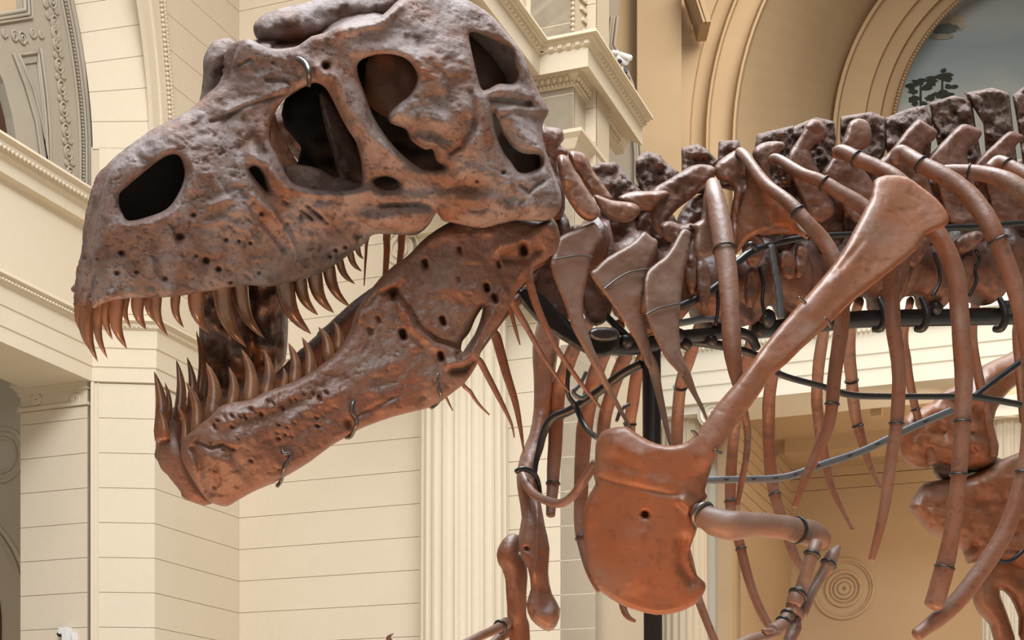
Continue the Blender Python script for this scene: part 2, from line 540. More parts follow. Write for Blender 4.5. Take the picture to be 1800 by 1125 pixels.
# ------- floor
fl = mesh_obj('floor', [(-30, -6, 0), (30, -6, 0), (30, 60, 0), (-30, 60, 0), (-30, -6, -0.2), (30, -6, -0.2), (30, 60, -0.2), (-30, 60, -0.2)],
              [(0, 1, 2, 3), (4, 7, 6, 5), (0, 4, 5, 1), (1, 5, 6, 2), (2, 6, 7, 3), (3, 7, 4, 0)], M['floor'], None, False)
tag(fl, 'pale stone floor of the museum hall', None, None, S)

# ------- main far wall, its return and the broad pier face, laid in courses
k4 = WM.s_of(1047)
wb = slab('wall_back', WM, WM.s_of(420), k4, 0, ZTOP, -0.6, -0.014, M['joint'])
tag(wb, 'cream wall of long stone courses behind the lower jaw', None, None, S)
courses(wb, WM, WM.s_of(420) + 0.002, k4, 0, ZTOP)
WE = Plane(A4, D1)
we = slab('wall_end', WE, 0.0, 2.4, 0, 8.0, -0.5, 0.0, M['stone'])
tag(we, 'shaded cream end of the wall beside the far shoulder', None, None, S)
wr = slab('wall_return', W1, W1.s_of(272), 0.0, 0, ZTOP, -0.6, -0.014, M['joint'])
tag(wr, 'cream stone return wall left of the lower jaw', None, None, S)
courses(wr, W1, W1.s_of(272), -0.002, 0, ZTOP)
zsp = WC.z(265, 262)                                     # springing of the arch
wp = slab('wall_pier', WC, WC.s_of(160), WC.s_of(272), 0, zsp, -0.6, -0.014, M['joint'])
tag(wp, 'broad cream stone pier at the left side of the hall', None, None, S)
courses(wp, WC, WC.s_of(174), WC.s_of(272), 0, zsp)
# narrow roll moulding down the pier edge
for (x0, x1, o) in ((160, 166, 0.03), (166, 172, 0.0), (172, 174, 0.015)):
    slab('edge_moulding', WC, WC.s_of(x0), WC.s_of(x1), 0, WC.z(160, 672), -0.06, o, M['stone'], wp)

# voussoirs of the arch reveal, curving away to the left above the springing
le = lambda y: 163 - 33 * max(0, (262 - y) / 262) ** 1.7
ri = lambda y: 268 - 23 * max(0, (262 - y) / 262) ** 1.8
jl = [(-92, -135), (-30, -52), (8, -9), (58, 42), (111, 97), (162, 154), (214, 213), (262, 262)]
prism('arch_backing', WC, [(le(y), y) for y in range(-130, 270, 20)] + [(ri(y), y) for y in range(250, -170, -20)], -0.5, -0.014, M['joint'], wp)
for (a, b) in zip(jl[:-1], jl[1:]):
    g = 0.5
    L = [(le(y), y) for y in np.linspace(a[0] + g, b[0] - g, 5)]
    Rr_ = [(ri(y), y) for y in np.linspace(b[1] - g, a[1] + g, 5)]
    prism('voussoir', WC, L + Rr_, -0.06, 0.0, M['stone'], wp)
# archivolt strip and egg-and-dart trim beside the reveal
strip = [(ri(y) + 1, y) for y in range(-60, 300, 15)]
trimx = lambda y: 303 - 16 * max(0, (215 - y) / 215) ** 1.25
for (f0, f1, o) in ((0.0, 0.35, 0.02), (0.35, 0.42, 0.05), (0.42, 0.8, 0.03), (0.8, 0.9, 0.06)):
    ys = list(range(-60, 290, 15))
    prism('archivolt_band', W1, [(ri(y) + f0 * (trimx(y) - ri(y)), y) for y in ys] + [(ri(y) + f1 * (trimx(y) - ri(y)), y) for y in ys[::-1]], -0.05, o, M['stone'], wr)
bead_string('egg_and_dart', [W1.pt(trimx(y) - 4, y, 0.05) for y in range(-60, 300, 8)], 0.042, 0.062, M['stone'], wr)
bead_string('egg_and_dart', [W1.pt(trimx(y) + 1.5, y, 0.05) for y in range(-60, 300, 8)], 0.034, 0.050, M['stone'], wr)

# ------- left wall: ornate tympanum, cornice, frieze, architrave, opening below
zA = lambda y, o=0.0: WL.z(160, y, o)
zc1 = zA(384); zar = zA(575)
edge = [(le(y) + 1, y) for y in range(-90, 350, 20)]
poly = [(-130, -90)] + edge + [(160, 352), (-130, 175), (-130, 150), (47, 292), (46, 262), (36, 203), (21, 143), (0, 95), (-40, 32), (-130, -45)]
wl = prism('wall_left', WL, poly, -0.24, -0.12, M['panel'], None)
tag(wl, 'ornamented plaster wall, greyed for shade, inside the arch at upper left', None, None, S)
slab('plain_panel', WL, -9.0, WL.s_of(-128), zA(405), ZTOP, -0.3, -0.12, M['panel'], wl)
# arch recess behind the tympanum
slab('recess_back', WL, -9.0, 8.0, zA(420), ZTOP, -3.2, -3.0, M['brown'], wl)
prism('recess_ledge', WL, [(-130, 230), (60, 330), (60, 352), (-130, 260)], -3.0, -0.2, M['brown'], wl)
for dx, o, r in ((-5, -0.10, 0.035), (-11, -0.10, 0.022), (-22, -0.11, 0.018)):
    bar3('arch_bead', [WL.pt(le(y) + dx, y, o) for y in range(-60, 345, 15)], r, M['panel'], wl)
bead_string('bead_string', [WL.pt(le(y) - 16, y, -0.1) for y in range(-60, 340, 10)], 0.026, 0.045, M['panel'], wl)
# carved chain of ovals and rosettes
cx = lambda y: 92 + 0.105 * y
for i, y in enumerate(range(2, 335, 19)):
    if i == 3:
        for r in (11, 6.5):
            ring_on('rosette', WL, cx(y) , y, r, 0.022, -0.11, M['panel'], wl)
    elif i % 2 == 0:
        ring_on('carved_oval', WL, cx(y), y, 9.5, 0.020, -0.11, M['panel'], wl, 1.25)
        ring_on('carved_rosette', WL, cx(y), y, 4, 0.020, -0.11, M['panel'], wl)
    else:
        for sx in (-1, 1):
            ring_on('carved_scroll', WL, cx(y) + sx * 5, y, 5.5, 0.017, -0.11, M['panel'], wl, 1.0, 1.6, 0.8)
for (x, y, r) in ((8, 60, 8), (26, 64, 11), (40, 68, 13), (58, 60, 9), (72, 62, 7), (85, 28, 7), (80, 8, 6)):
    ring_on('carved_scroll', WL, x, y, r, 0.017, -0.11, M['panel'], wl, 1.0, 1.7, 0.8)
# tapering triangular panel and square coffer frame
tri = [(34, 97), (66, 92), (74, 150), (80, 205), (85, 292), (72, 205), (58, 155)]
for k, (f, r) in enumerate(((1.0, 0.024), (0.72, 0.014))):
    c = np.array([63, 150])
    bar3('panel_frame', [WL.pt(*(c + (np.array(p) - c) * f), -0.11) for p in tri], r, M['panel'], wl, 6, True)
bar3('panel_rail', [WL.pt(x, y, -0.10) for x, y in ((24, 95), (45, 150), (64, 215), (76, 300))], 0.02, M['panel'], wl)
bar3('panel_rail', [WL.pt(x, y, -0.10) for x, y in ((72, 86), (82, 160), (88, 230), (90, 305))], 0.02, M['panel'], wl)
for f in (0, 7, 13):
    bar3('coffer_frame', [WL.pt(x, y, -0.10) for x, y in ((-60, 22 + f + 14), (44 + f, 18 + f), (40 + f, -60))], 0.03 - 0.001 * f, M['panel'], wl)
prism('coffer_recess', WL, [(-60, 32), (42, 18), (40, -60), (-60, -60)], -0.13, -0.115, M['tan'], wl)

path = [A0, A1, A2, A3, WM.xy(640)]
# cornice over the left wall
t_c = mould('trim_1', [A0, A1, WC.xy(185), ], [(-0.1, zA(350)), (0.30, zA(354)), (0.32, zA(360)), (0.26, zA(364)), (0.25, zA(370)), (0.19, zA(374)), (0.18, zA(379)),
                                     (0.13, zA(384)), (0.12, zA(404)), (0.02, zA(406)), (0.0, zA(412)), (-0.1, zA(412))], M['stone'], None)
tag(t_c, 'stepped cream cornice sloping across the left wall', None, None, S)
bead_string('dentil_row', [np.r_[A0 + 0.24 * WL.n, zA(373)], np.r_[WL.xy(158, 0.24), zA(373)]], 0.04, 0.075, M['stone'], t_c)
# plain frieze
fz = slab('wall_frieze', WL, -9.0, 0.0, zA(572), zA(405), -0.6, 0.0, M['stone'])
tag(fz, 'plain cream frieze on the left wall', None, None, S)
# architrave wrapping round onto the pier and the return
pr = [(-0.1, zA(560)), (0.16, zA(562)), (0.17, zA(568)), (0.12, zA(572)), (0.11, zA(578)), (0.07, zA(582)), (0.06, zA(612)), (0.045, zA(614)), (0.045, zA(645)), (0.03, zA(647)),
      (0.03, zA(671)), (-0.1, zA(671))]
t_a = mould('trim_2', path, pr, M['stone'], None)
tag(t_a, 'three-step cream architrave wrapping from left wall onto pier', None, None, S)
bead_string('bead_row', [np.r_[p, zA(575)] for p in (A0 + 0.1 * WL.n, A1 + 0.1 * WL.n + 0.08 * WC.n, A2 + 0.1 * WC.n, A3)], 0.03, 0.06, M['stone'], t_a)
# soffit over the opening
sof = slab('trim_3', WL, -9.0, 0.0, zA(671) + 0.008, zA(575), -1.05, 0.02, M['stone'])
tag(sof, 'underside of the architrave over the left opening', None, None, S)
# jamb pilaster of the opening: capital, shaft courses
JB = Plane(A1 - 0.02 * D2, D2)
jk0, jk1 = JB.s_of(36), JB.s_of(153)
jb = slab('wall_jamb', JB, jk0, jk1, 0, zA(672), -0.5, -0.014, M['joint'])
tag(jb, 'shaded cream pilaster beside the opening at far left', None, None, S)
courses(jb, JB, jk0, jk1, 0, JB.z(95, 720))
for (y0, y1, o) in ((668, 676, 0.10), (676, 682, 0.06), (682, 690, 0.03), (690, 712, 0.0), (712, 718, 0.03)):
    slab('capital_step', JB, jk0 - o, jk1 + o * 0.5, JB.z(95, y1), JB.z(95, y0), -0.3, o, M['stone'], jb)
for x in (64, 133):
    for r in (8, 4):
        ring_on('capital_rosette', JB, x, 702 + (x - 64) * -0.01, r, 0.022, 0.01, M['stone'], jb)
# aisle wall beyond the opening
AW = Plane(JB.xy(36) + 4.0 * D1, D2)
aw = slab('wall_aisle', AW, AW.s_of(60) - 14.0, AW.s_of(60), 0, zA(300), -0.3, 0, M['stone'])
tag(aw, 'cream aisle wall with roundel seen through far left opening', None, None, S)
for r, w_ in ((46, 0.04), (30, 0.03)):
    ring_on('roundel_ring', AW, 4, 800, r, w_, 0.01, M['stone'], aw)
for dr in (0, 9):
    bar3('arch_moulding', [AW.pt(-150 + (190 + dr) * math.cos(t), 1060 - (190 + dr) * math.sin(t), 0.02) for t in np.linspace(1.6, 0, 14)] + [AW.pt(40 + dr, 1200, 0.02)], 0.04, M['stone'], aw)
prism('aisle_doorway', AW, [(-60, 1060), (0, 1055), (3, 1085), (3, 1125), (-60, 1125)], 0.0, 0.03, M['brown'], aw)

# small wall fixture near the bottom left
fx = thing('wall_fixture', 'small white box fixture with dark spout on the far left pilaster', 'fixture', JB.pt(118, 1125, 0.0))
prism('housing', JB, [(114, 1105), (127, 1104), (127, 1128), (120, 1128), (120, 1116), (114, 1116)], 0.0, 0.14, M['white'], fx)
prism('side_plate', JB, [(131, 1112), (136, 1112), (136, 1128), (131, 1128)], 0.0, 0.05, M['white'], fx)
prism('spout', JB, [(109, 1116), (114, 1111), (117, 1111), (117, 1115), (112, 1121)], 0.02, 0.12, M['black'], fx)

# ------- giant fluted half column on the main wall
def column(name, plane, pxc, rpx, out, z0, z1, label, parent=None, nf=22, segs=4):
    c = plane.xy(pxc, out)
    R = rpx * c[1] / FPX
    V = []; F = []
    n = nf * 8
    prof = []
    for i in range(n):
        t = (i % 8) / 8
        dep = 0.0 if t in (0, 0.125, 0.875) else 0.062 * math.sin((t - 0.125) / 0.75 * math.pi) ** 0.6
        prof.append(R * (1 - dep))
    lv = np.linspace(z0, z1, segs)
    for j, z in enumerate(lv):
        tp = 1 - 0.06 * (j / (segs - 1)) ** 2
        for i in range(n):
            a = 2 * math.pi * i / n
            V.append((c[0] + prof[i] * tp * math.cos(a), c[1] + prof[i] * tp * math.sin(a), z))
    for j in range(segs - 1):
        for i in range(n):
            F.append((j * n + i, j * n + (i + 1) % n, (j + 1) * n + (i + 1) % n, (j + 1) * n + i))
    F.append(tuple(range(n))[::-1]); F.append(tuple((segs - 1) * n + i for i in range(n)))
    o = mesh_obj(name, V, F, M['stone'], parent, False)
    return o, c, R

def capital(col, plane, pxc, py, rpx, half, out, mat):
    z = plane.z(pxc, py, out)
    k = plane.xy(pxc, out)[1] / FPX
    s0 = plane.s_of(pxc, out)
    slab('abacus', plane, s0 - half * k * 1.12, s0 + half * k * 1.12, z + rpx * k * 0.9, z + rpx * k * 1.3, out - half * k * 2, out + 0.1, mat, col)
    slab('echinus', plane, s0 - half * k * 0.9, s0 + half * k * 0.9, z - rpx * k * 0.1, z + rpx * k * 0.9, out - half * k, out + 0.02, mat, col)
    for sx in (-1, 1):
        px_ = pxc + sx * half
        n = 28
        c = plane.pt(px_, py, out)
        d = np.array([plane.d[0], plane.d[1], 0]); nn = np.array([plane.n[0], plane.n[1], 0])
        V = [c + nn * (0.02 if j == 0 else -0.9 * half * k) + d * math.cos(2 * math.pi * i / n) * rpx * k + np.array([0, 0, 1]) * math.sin(2 * math.pi * i / n) * rpx * k for j in range(2) for i in range(n)]
        F = [tuple(range(n))[::-1], tuple(n + i for i in range(n))] + [(i, (i + 1) % n, n + (i + 1) % n, n + i) for i in range(n)]
        vo = mesh_obj('volute', V, F, mat, col, False)
        ring_on('volute_scroll', plane, px_, py, rpx * 0.95, 2.6 * k, out + 0.03, mat, vo, 1.0, 2.6, 0.85)

co, c_, R_ = column('fluted_column', WM, 816, 80, 0.25, 0, WM.z(816, 470, 0.25), '')
tag(co, 'giant fluted cream column below the lower jaw', 'column')
capital(co, WM, 816, 437, 36, 112, 0.9, M['stone'])

# ------- upper pier with projecting cornice
PB = WM.xy(985) - 0.5 * D1
WP = Plane(PB, D2)
Bc = WP.xy(1008); Ac = WP.xy(925)
ppath = [Ac - 3.2 * D1, Ac, Bc, Bc + 2.2 * D1]
zb = lambda y, o=0.0: CZ + (HORIZON - y) / FPX * (Bc[1] - 1.25 * o)
WPR = Plane(Bc, D1); WPL = Plane(Ac, D1)
up = slab('wall_upper', WP, 0 + WP.s_of(925), WP.s_of(1008), zb(420), ZTOP, -0.8, -0.014, M['joint'])
tag(up, 'cream stone pier behind the neck, carrying a cornice', None, None, S)
courses(up, WP, WP.s_of(925), WP.s_of(1008), zb(420), ZTOP, out=0.0)
slab('pier_side', WPR, 0.0, 1.2, zb(420), ZTOP, -0.6, -0.002, M['stone'], up)
slab('pier_side', WPL, -3.2, 0.0, zb(420), ZTOP, -0.5, 0.0, M['stone'], up)
t4 = mould('trim_4', ppath, [(-0.1, zb(46, .5)), (0.46, zb(50, .46)), (0.47, zb(56, .46)), (0.41, zb(60, .4)), (0.40, zb(64, .4)), (0.36, zb(68, .36)), (0.33, zb(78, .33)), (0.30, zb(82, .3)),
                            (0.30, zb(117, .3)), (0.10, zb(119, .1)), (0.09, zb(126, .1)), (0.04, zb(140, .04)), (0.03, zb(150, .03)), (0.0, zb(152)), (-0.1, zb(152))], M['stone'], None)
tag(t4, 'projecting cream cornice with dentils behind the skull', None, None, S)
for (p, q) in ((ppath[0], Ac), (Ac, Bc), (Bc, ppath[3])):
    d = (q - p) / np.linalg.norm(q - p); nn_ = np.array([d[1], -d[0]])
    a = p + nn_ * 0.36; b = q + nn_ * 0.36
    if p is Ac: b = b + d * 0.36; a = a + d * 0.3
    L_ = np.linalg.norm(b - a); m_ = int(L_ / 0.105)
    for i in range(m_):
        c0 = a + d * (i + 0.5) * L_ / m_
        o = slab('dentil', Plane(c0, d), -0.03, 0.03, zb(78, .33), zb(70, .33), -0.03, 0.012, M['stone'], t4)
# leaf carving under the corona
for (p, q, kk) in ((Ac, Bc, 16), (Bc, Bc + 1.9 * D1, 20)):
    d = (q - p) / np.linalg.norm(q - p); nn_ = np.array([d[1], -d[0]])
    bead_string('leaf_carving', [np.r_[p + nn_ * 0.07, zb(138)], np.r_[q + nn_ * 0.07, zb(138)]], 0.05, 0.085, M['stone'], t4, 1.3)
    bead_string('leaf_carving', [np.r_[p + nn_ * 0.05, zb(148)], np.r_[q + nn_ * 0.05, zb(148)]], 0.03, 0.055, M['stone'], t4)
t5 = mould('trim_5', ppath, [(-0.1, zb(232)), (0.17, zb(236)), (0.17, zb(242)), (0.10, zb(248)), (0.06, zb(256)), (0.03, zb(262)), (0.0, zb(264)), (-0.1, zb(264))], M['stone'], None)
tag(t5, 'lower cream moulding on the pier behind the neck', None, None, S)
# carved strips beside the stone face above the cornice
for (pl, x0, x1) in ((WP, 917, 924), (WP, 1004, 1010)):
    bead_string('carved_strip', [pl.pt((x0 + x1) / 2, y, 0.03) for y in (-60, 60)], 0.035, 0.07, M['stone'], up)
for i in range(5):
    prism('fret_panel', WPR, [(1013 + i * 3, -30 + i * 20), (1026 + i * 3, -18 + i * 20), (1026 + i * 3, -12 + i * 20), (1013 + i * 3, -24 + i * 20)], 0.0, 0.03, M['stone'], up)

# surveillance camera on the end of the cornice
cb = np.r_[Bc + 1.55 * D1 + 0.42 * np.array([D1[1], -D1[0]]), zb(46, .5)]
cm = thing('security_camera', 'white security camera perched on the cornice end', 'camera', cb)
kq = cb[1] / FPX
def cbx(name, x0, x1, y0, y1, d0, d1, mat, par):
    c = lambda x, y, d: (((x - 900) / FPX) * (cb[1] + d), cb[1] + d, CZ + (HORIZON - y) / FPX * (cb[1] + d))
    V = [c(x0, y1, d0), c(x1, y1, d0), c(x1, y0, d0), c(x0, y0, d0), c(x0, y1, d1), c(x1, y1, d1), c(x1, y0, d1), c(x0, y0, d1)]
    return mesh_obj(name, V, [(0, 1, 2, 3), (5, 4, 7, 6), (4, 0, 3, 7), (1, 5, 6, 2), (3, 2, 6, 7), (4, 5, 1, 0)], mat, par, False)
def P3(x, y, d=0.0):
    return np.array([((x - 900) / FPX) * (cb[1] + d), cb[1] + d, CZ + (HORIZON - y) / FPX * (cb[1] + d)])
for nm, pts, r, mt in (('housing', [P3(1076, 92), P3(1086, 93)], 4.0, 'white'), ('housing', [P3(1089, 96, -.05), P3(1108, 102, -.15)], 5.0, 'white'),
                       ('body', [P3(1086, 102, -.05), P3(1102, 111, -.05)], 5.5, 'white'), ('bracket', [P3(1094, 112), P3(1096, 172)], 2.6, 'white'), ('cable', [P3(1097, 122), P3(1107, 138)], 1.6, 'wire')):
    o = mesh_obj(nm, *sweep(np.array(pts), np.full(2, r * kq), 12), M[mt], cm)
mesh_obj('lens', *sweep(np.array([P3(1089, 107, -.12), P3(1090, 108, -.2)]), np.full(2, 3.6 * kq), 12), M['black'], cm)
cbx('cable_box', 1098, 1104, 116, 126, -.05, .05, M['black'], cm)

# ------- deep arches at the upper right
ACX, ACY = 1890, 250
def arch_ring(rs, mat, name, parent, ylow=520):
    ang = np.linspace(math.pi, 0, 56)
    V = []; F = []
    for (r, dpt) in rs:
        row = [(ACX - r, ylow, dpt), (ACX - r, (ylow + ACY) / 2, dpt)] + [(ACX + r * math.cos(a), ACY - r * math.sin(a), dpt) for a in ang] + [(ACX + r, (ylow + ACY) / 2, dpt), (ACX + r, ylow, dpt)]
        V += [tuple(CAM + rays([x, y]) * dd) for x, y, dd in row]
    m = 60
    for j in range(len(rs) - 1):
        for i in range(m - 1):
            F.append((j * m + i, (j + 1) * m + i, (j + 1) * m + i + 1, j * m + i + 1))
    return mesh_obj(name, V, F, mat, parent, False)
wa = arch_ring([(880, 33.0), (678, 33.0)], M['tan'], 'wall_arch', None)
tag(wa, 'tan wall with nested arch mouldings behind the spine', None, None, S)
arch_ring([(678, 33.0), (675, 33.3), (653, 33.3)], M['tan'], 'arch_moulding', wa)
arch_ring([(653, 33.3), (649, 33.0), (645, 33.0), (642, 33.4), (606, 33.4)], M['tan'], 'arch_moulding', wa)
arch_ring([(606, 33.4), (602, 33.1), (598, 33.1), (594, 33.9), (430, 40.0)], M['tan'], 'vault_soffit', wa)
arch_ring([(430, 40.0), (427, 39.6), (421, 39.6), (418, 40.1), (373, 40.1)], M['tan'], 'arch_moulding', wa)
arch_ring([(373, 40.1), (370, 40.5), (346, 40.5)], M['tan'], 'arch_moulding', wa)
arch_ring([(346, 40.5), (343, 40.9), (326, 40.9), (324, 40.6), (319, 40.6), (317, 41.95)], M['tan'], 'arch_moulding', wa)
ang = np.linspace(math.pi, 0, 240)
bead_string('arch_beading', [CAM + rays([ACX + 322 * math.cos(a), ACY - 322 * math.sin(a)]) * 40.5 for a in ang], 0.05, 0.09, M['tan'], wa)
def flat_poly(name, pts, depth, thick, mat, parent):
    n = len(pts)
    area = sum(pts[i][0] * pts[(i + 1) % n][1] - pts[(i + 1) % n][0] * pts[i][1] for i in range(n))
    if area > 0: pts = pts[::-1]
    A = [CAM + rays([x, y]) * depth for x, y in pts]
    B = [a + np.array([0, thick, 0]) for a in A]
    F = [tuple(range(n)), tuple(range(n, 2 * n))[::-1]] + [((i + 1) % n, i, n + i, n + (i + 1) % n) for i in range(n)]
    return mesh_obj(name, A + B, F, mat, parent, False)
# pilaster strip, shadowed reveal and bracket between pier and arches
rv = flat_poly('wall_reveal', [(1096, -60), (1084, 36), (1078, 80), (1097, 112), (1112, 150), (1122, 200), (1127, 270), (1127, 420), (1030, 420), (1030, -60)], 27.0, 0.4, M['panel'], None)
tag(rv, 'shaded arch reveal right of the pier behind the neck', None, None, S)
for dx in (0, 6, 10):
    bar3('reveal_bead', [CAM + rays([x - dx, y]) * 26.97 for x, y in ((1085, 30), (1079, 80), (1097, 112), (1112, 150), (1121, 200), (1126, 270), (1126, 400))], 0.03, M['panel'], rv)
ps = flat_poly('trim_6', [(1120, -60), (1198, -60), (1198, 420), (1120, 420)], 32.6, 0.3, M['tan'], None)
tag(ps, 'flat tan pilaster strip beside the arch', None, None, S)
br = flat_poly('trim_7', [(1208, -40), (1224, -40), (1250, 38), (1233, 40)], 32.0, 0.8, M['tan'], None)
tag(br, 'small tan bracket above the arch mouldings', None, None, S)
for sx in (3, 9):
    flat_poly('bracket_rib', [(1208 + sx, -40), (1211 + sx, -40), (1237 + sx, 38), (1233 + sx, 39)], 31.9, 0.12, M['tan'], br)
pd = flat_poly('bracket_drop', [(1214, 44), (1217, 42), (1219, 52), (1216, 54)], 32.4, 0.2, M['tan'], br)

# mural in the lunette
def mural_material():
    m = bpy.data.materials.new('mural_paint'); m.use_nodes = True
    nt = m.node_tree; b = nt.nodes['Principled BSDF']; b.inputs['Roughness'].default_value = 0.7
    geo = nt.nodes.new('ShaderNodeNewGeometry')
    sep = nt.nodes.new('ShaderNodeSeparateXYZ'); nt.links.new(geo.outputs['Position'], sep.inputs[0])
    mr = nt.nodes.new('ShaderNodeMapRange')
    mr.inputs['From Min'].default_value = CZ + (HORIZON - 210) / FPX * 42; mr.inputs['From Max'].default_value = CZ + (HORIZON + 10) / FPX * 42
    nz = nt.nodes.new('ShaderNodeTexNoise'); nz.inputs['Scale'].default_value = 0.55; nz.inputs['Detail'].default_value = 5
    mp = nt.nodes.new('ShaderNodeMapping'); mp.inputs['Scale'].default_value = (0.6, 1, 2.2)
    nt.links.new(geo.outputs['Position'], mp.inputs[0]); nt.links.new(mp.outputs[0], nz.inputs['Vector'])
    ad = nt.nodes.new('ShaderNodeMath'); ad.operation = 'MULTIPLY_ADD'; ad.inputs[1].default_value = 0.5
    nt.links.new(nz.outputs[0], ad.inputs[0]); nt.links.new(sep.outputs[2], mr.inputs['Value']); nt.links.new(mr.outputs[0], ad.inputs[2])
    cr = nt.nodes.new('ShaderNodeValToRGB')
    e = cr.color_ramp.elements
    e[0].position = 0.15; e[0].color = (0.60, 0.64, 0.62, 1)
    e[1].position = 1.15; e[1].color = (0.40, 0.47, 0.52, 1)
    for p, c in ((0.42, (0.52, 0.59, 0.61)), (0.62, (0.37, 0.46, 0.52)), (0.85, (0.30, 0.40, 0.48))):
        x = e.new(p); x.color = (*c, 1)
    nt.links.new(ad.outputs[0], cr.inputs[0]); nt.links.new(cr.outputs[0], b.inputs['Base Color'])
    return m
mu = flat_poly('wall_mural', [(1540, -120), (2240, -120), (2240, 420), (1540, 420)], 42.0, 0.1, mural_material(), None)
mu.name = 'painted_mural'
tag(mu, 'painted lunette mural of teal sky and treetops under the arch', 'mural')
M['cloud'] = material('mural_cloud', (0.52, 0.46, 0.38), 0.8, layers=[(1.1, 4, 0.42, 0.62, (0.27, 0.28, 0.28), 0.9)])
M['cloud2'] = material('mural_cloud_shade', (0.13, 0.165, 0.18), 0.8)
M['leaf'] = material('mural_leaf', (0.045, 0.055, 0.045), 0.8)
def blob(cx_, cy_, rx, ry, n=18, jag=0.2, seed=0):
    r_ = random.Random(seed)
    return [(cx_ + rx * (1 + jag * (r_.random() - 0.5)) * math.cos(2 * math.pi * i / n), cy_ + ry * (1 + jag * (r_.random() - 0.5)) * math.sin(2 * math.pi * i / n)) for i in range(n)]
flat_poly('painted_cloud', blob(1668, 40, 33, 17, 22, 0.35, 1), 41.98, 0.01, M['cloud'], mu)
flat_poly('painted_cloud', blob(1660, 50, 24, 9, 20, 0.35, 2), 41.97, 0.01, M['cloud2'], mu)
flat_poly('painted_cloud', blob(1655, 64, 22, 5, 16, 0.3, 3), 41.96, 0.01, M['cloud'], mu)
for k, (tx, ty, s_) in enumerate(((1618, 190, 1.0), (1656, 178, 1.1))):
    flat_poly('painted_trunk', [(tx - 2, ty + 12), (tx + 3, ty + 12), (tx + 2, ty - 40 * s_), (tx - 1, ty - 40 * s_)], 41.97, 0.01, M['leaf'], mu)
    rr = random.Random(5 + k)
    for j in range(16):
        yy = ty - 8 - rr.random() * 44 * s_; xx = tx + (rr.random() - 0.5) * 46 * (0.45 + 0.55 * (1 - abs((ty - 30 - yy) / 40)))
        flat_poly('painted_leaves', blob(xx, yy, 5 + 6 * rr.random(), 2.5 + 2.2 * rr.random(), 11, 0.7, j), 41.965 - j * 0.0005, 0.005, M['leaf'], mu)

# ------- right hand entablature on smaller columns, dim room beyond
u12 = (1200 - 900) / FPX
WR = Plane((30 * u12, 30), D2)
zr = lambda y: WR.z(1505, y)
kr0, kr1 = WR.s_of(1000), WR.s_of(3000)
pr2 = [(-0.3, zr(420)), (0.0, zr(420)), (0.0, zr(560)), (0.22, zr(564)), (0.24, zr(572)), (0.16, zr(577)), (0.14, zr(584)), (0.09, zr(590)), (0.08, zr(626)), (0.055, zr(628)), (0.055, zr(651)), (0.03, zr(653)),
       (0.03, zr(682)), (-0.3, zr(682))]
t8 = mould('trim_8', [WR.at(kr0, 0)[:2], WR.at(kr1, 0)[:2]], pr2, M['stone_lit'], None)
tag(t8, 'cream stepped entablature seen between the ribs', None, None, S)
bead_string('bead_row', [np.r_[WR.at(k, 0, 0.15)[:2], zr(587)] for k in (kr0, kr1)], 0.045, 0.09, M['stone_lit'], t8)
s9 = slab('trim_9', WR, kr0, kr1, zr(682) + 0.008, zr(560), -1.6, 0.0, M['stone_lit'])
tag(s9, 'underside of the entablature seen between the ribs', None, None, S)
for pxc, lb in ((1198, 'slim fluted column with scroll capital right of the shoulder blade'), (1772, 'slim fluted column with scroll capital behind the hind leg')):
    c2, _, _ = column('fluted_column', WR, pxc, 46, -0.75, 0, WR.z(pxc, 742, -0.75), '')
    tag(c2, lb, 'column')
    capital(c2, WR, pxc, 728, 24, 52, -0.1, M['stone_lit'])
wf = slab('wall_front', WR, kr0, WR.s_of(1262), 0, zr(560), -2.0, -1.6, M['stone_lit'])
tag(wf, 'pale wall strip behind the slim column', None, None, S)
# room: ceiling, beam, back wall, side
RB = Plane(WR.at(WR.s_of(1500), 0)[:2] + 7.5 * D1, D2)
kb0, kb1 = RB.s_of(1150), RB.s_of(3000)
zrb = lambda y: RB.z(1480, y)
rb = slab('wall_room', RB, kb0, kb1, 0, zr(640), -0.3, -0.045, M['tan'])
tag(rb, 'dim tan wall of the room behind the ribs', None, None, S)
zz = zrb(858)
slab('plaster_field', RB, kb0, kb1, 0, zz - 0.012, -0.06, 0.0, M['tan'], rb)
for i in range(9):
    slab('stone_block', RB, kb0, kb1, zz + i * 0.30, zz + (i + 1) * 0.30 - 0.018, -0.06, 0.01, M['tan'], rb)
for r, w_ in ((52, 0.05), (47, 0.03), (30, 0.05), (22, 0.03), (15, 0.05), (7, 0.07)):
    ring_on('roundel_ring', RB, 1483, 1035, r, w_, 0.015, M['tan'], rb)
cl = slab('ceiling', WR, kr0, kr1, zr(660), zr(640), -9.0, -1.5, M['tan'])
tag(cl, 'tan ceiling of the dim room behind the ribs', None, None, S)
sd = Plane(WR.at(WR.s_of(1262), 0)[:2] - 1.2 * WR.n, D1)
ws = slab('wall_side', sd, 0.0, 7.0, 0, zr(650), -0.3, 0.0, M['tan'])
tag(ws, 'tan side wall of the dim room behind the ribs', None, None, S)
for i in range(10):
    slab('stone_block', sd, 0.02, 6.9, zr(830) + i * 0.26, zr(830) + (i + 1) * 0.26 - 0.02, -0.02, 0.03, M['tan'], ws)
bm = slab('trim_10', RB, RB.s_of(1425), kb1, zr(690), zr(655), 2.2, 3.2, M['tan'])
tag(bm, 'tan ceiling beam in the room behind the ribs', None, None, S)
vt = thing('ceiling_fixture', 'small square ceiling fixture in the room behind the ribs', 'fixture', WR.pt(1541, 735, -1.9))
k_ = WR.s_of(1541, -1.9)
slab('stem', WR, k_ - 0.05, k_ + 0.05, WR.z(1541, 716, -1.9), zr(660), -1.95, -1.85, M['tan'], vt)
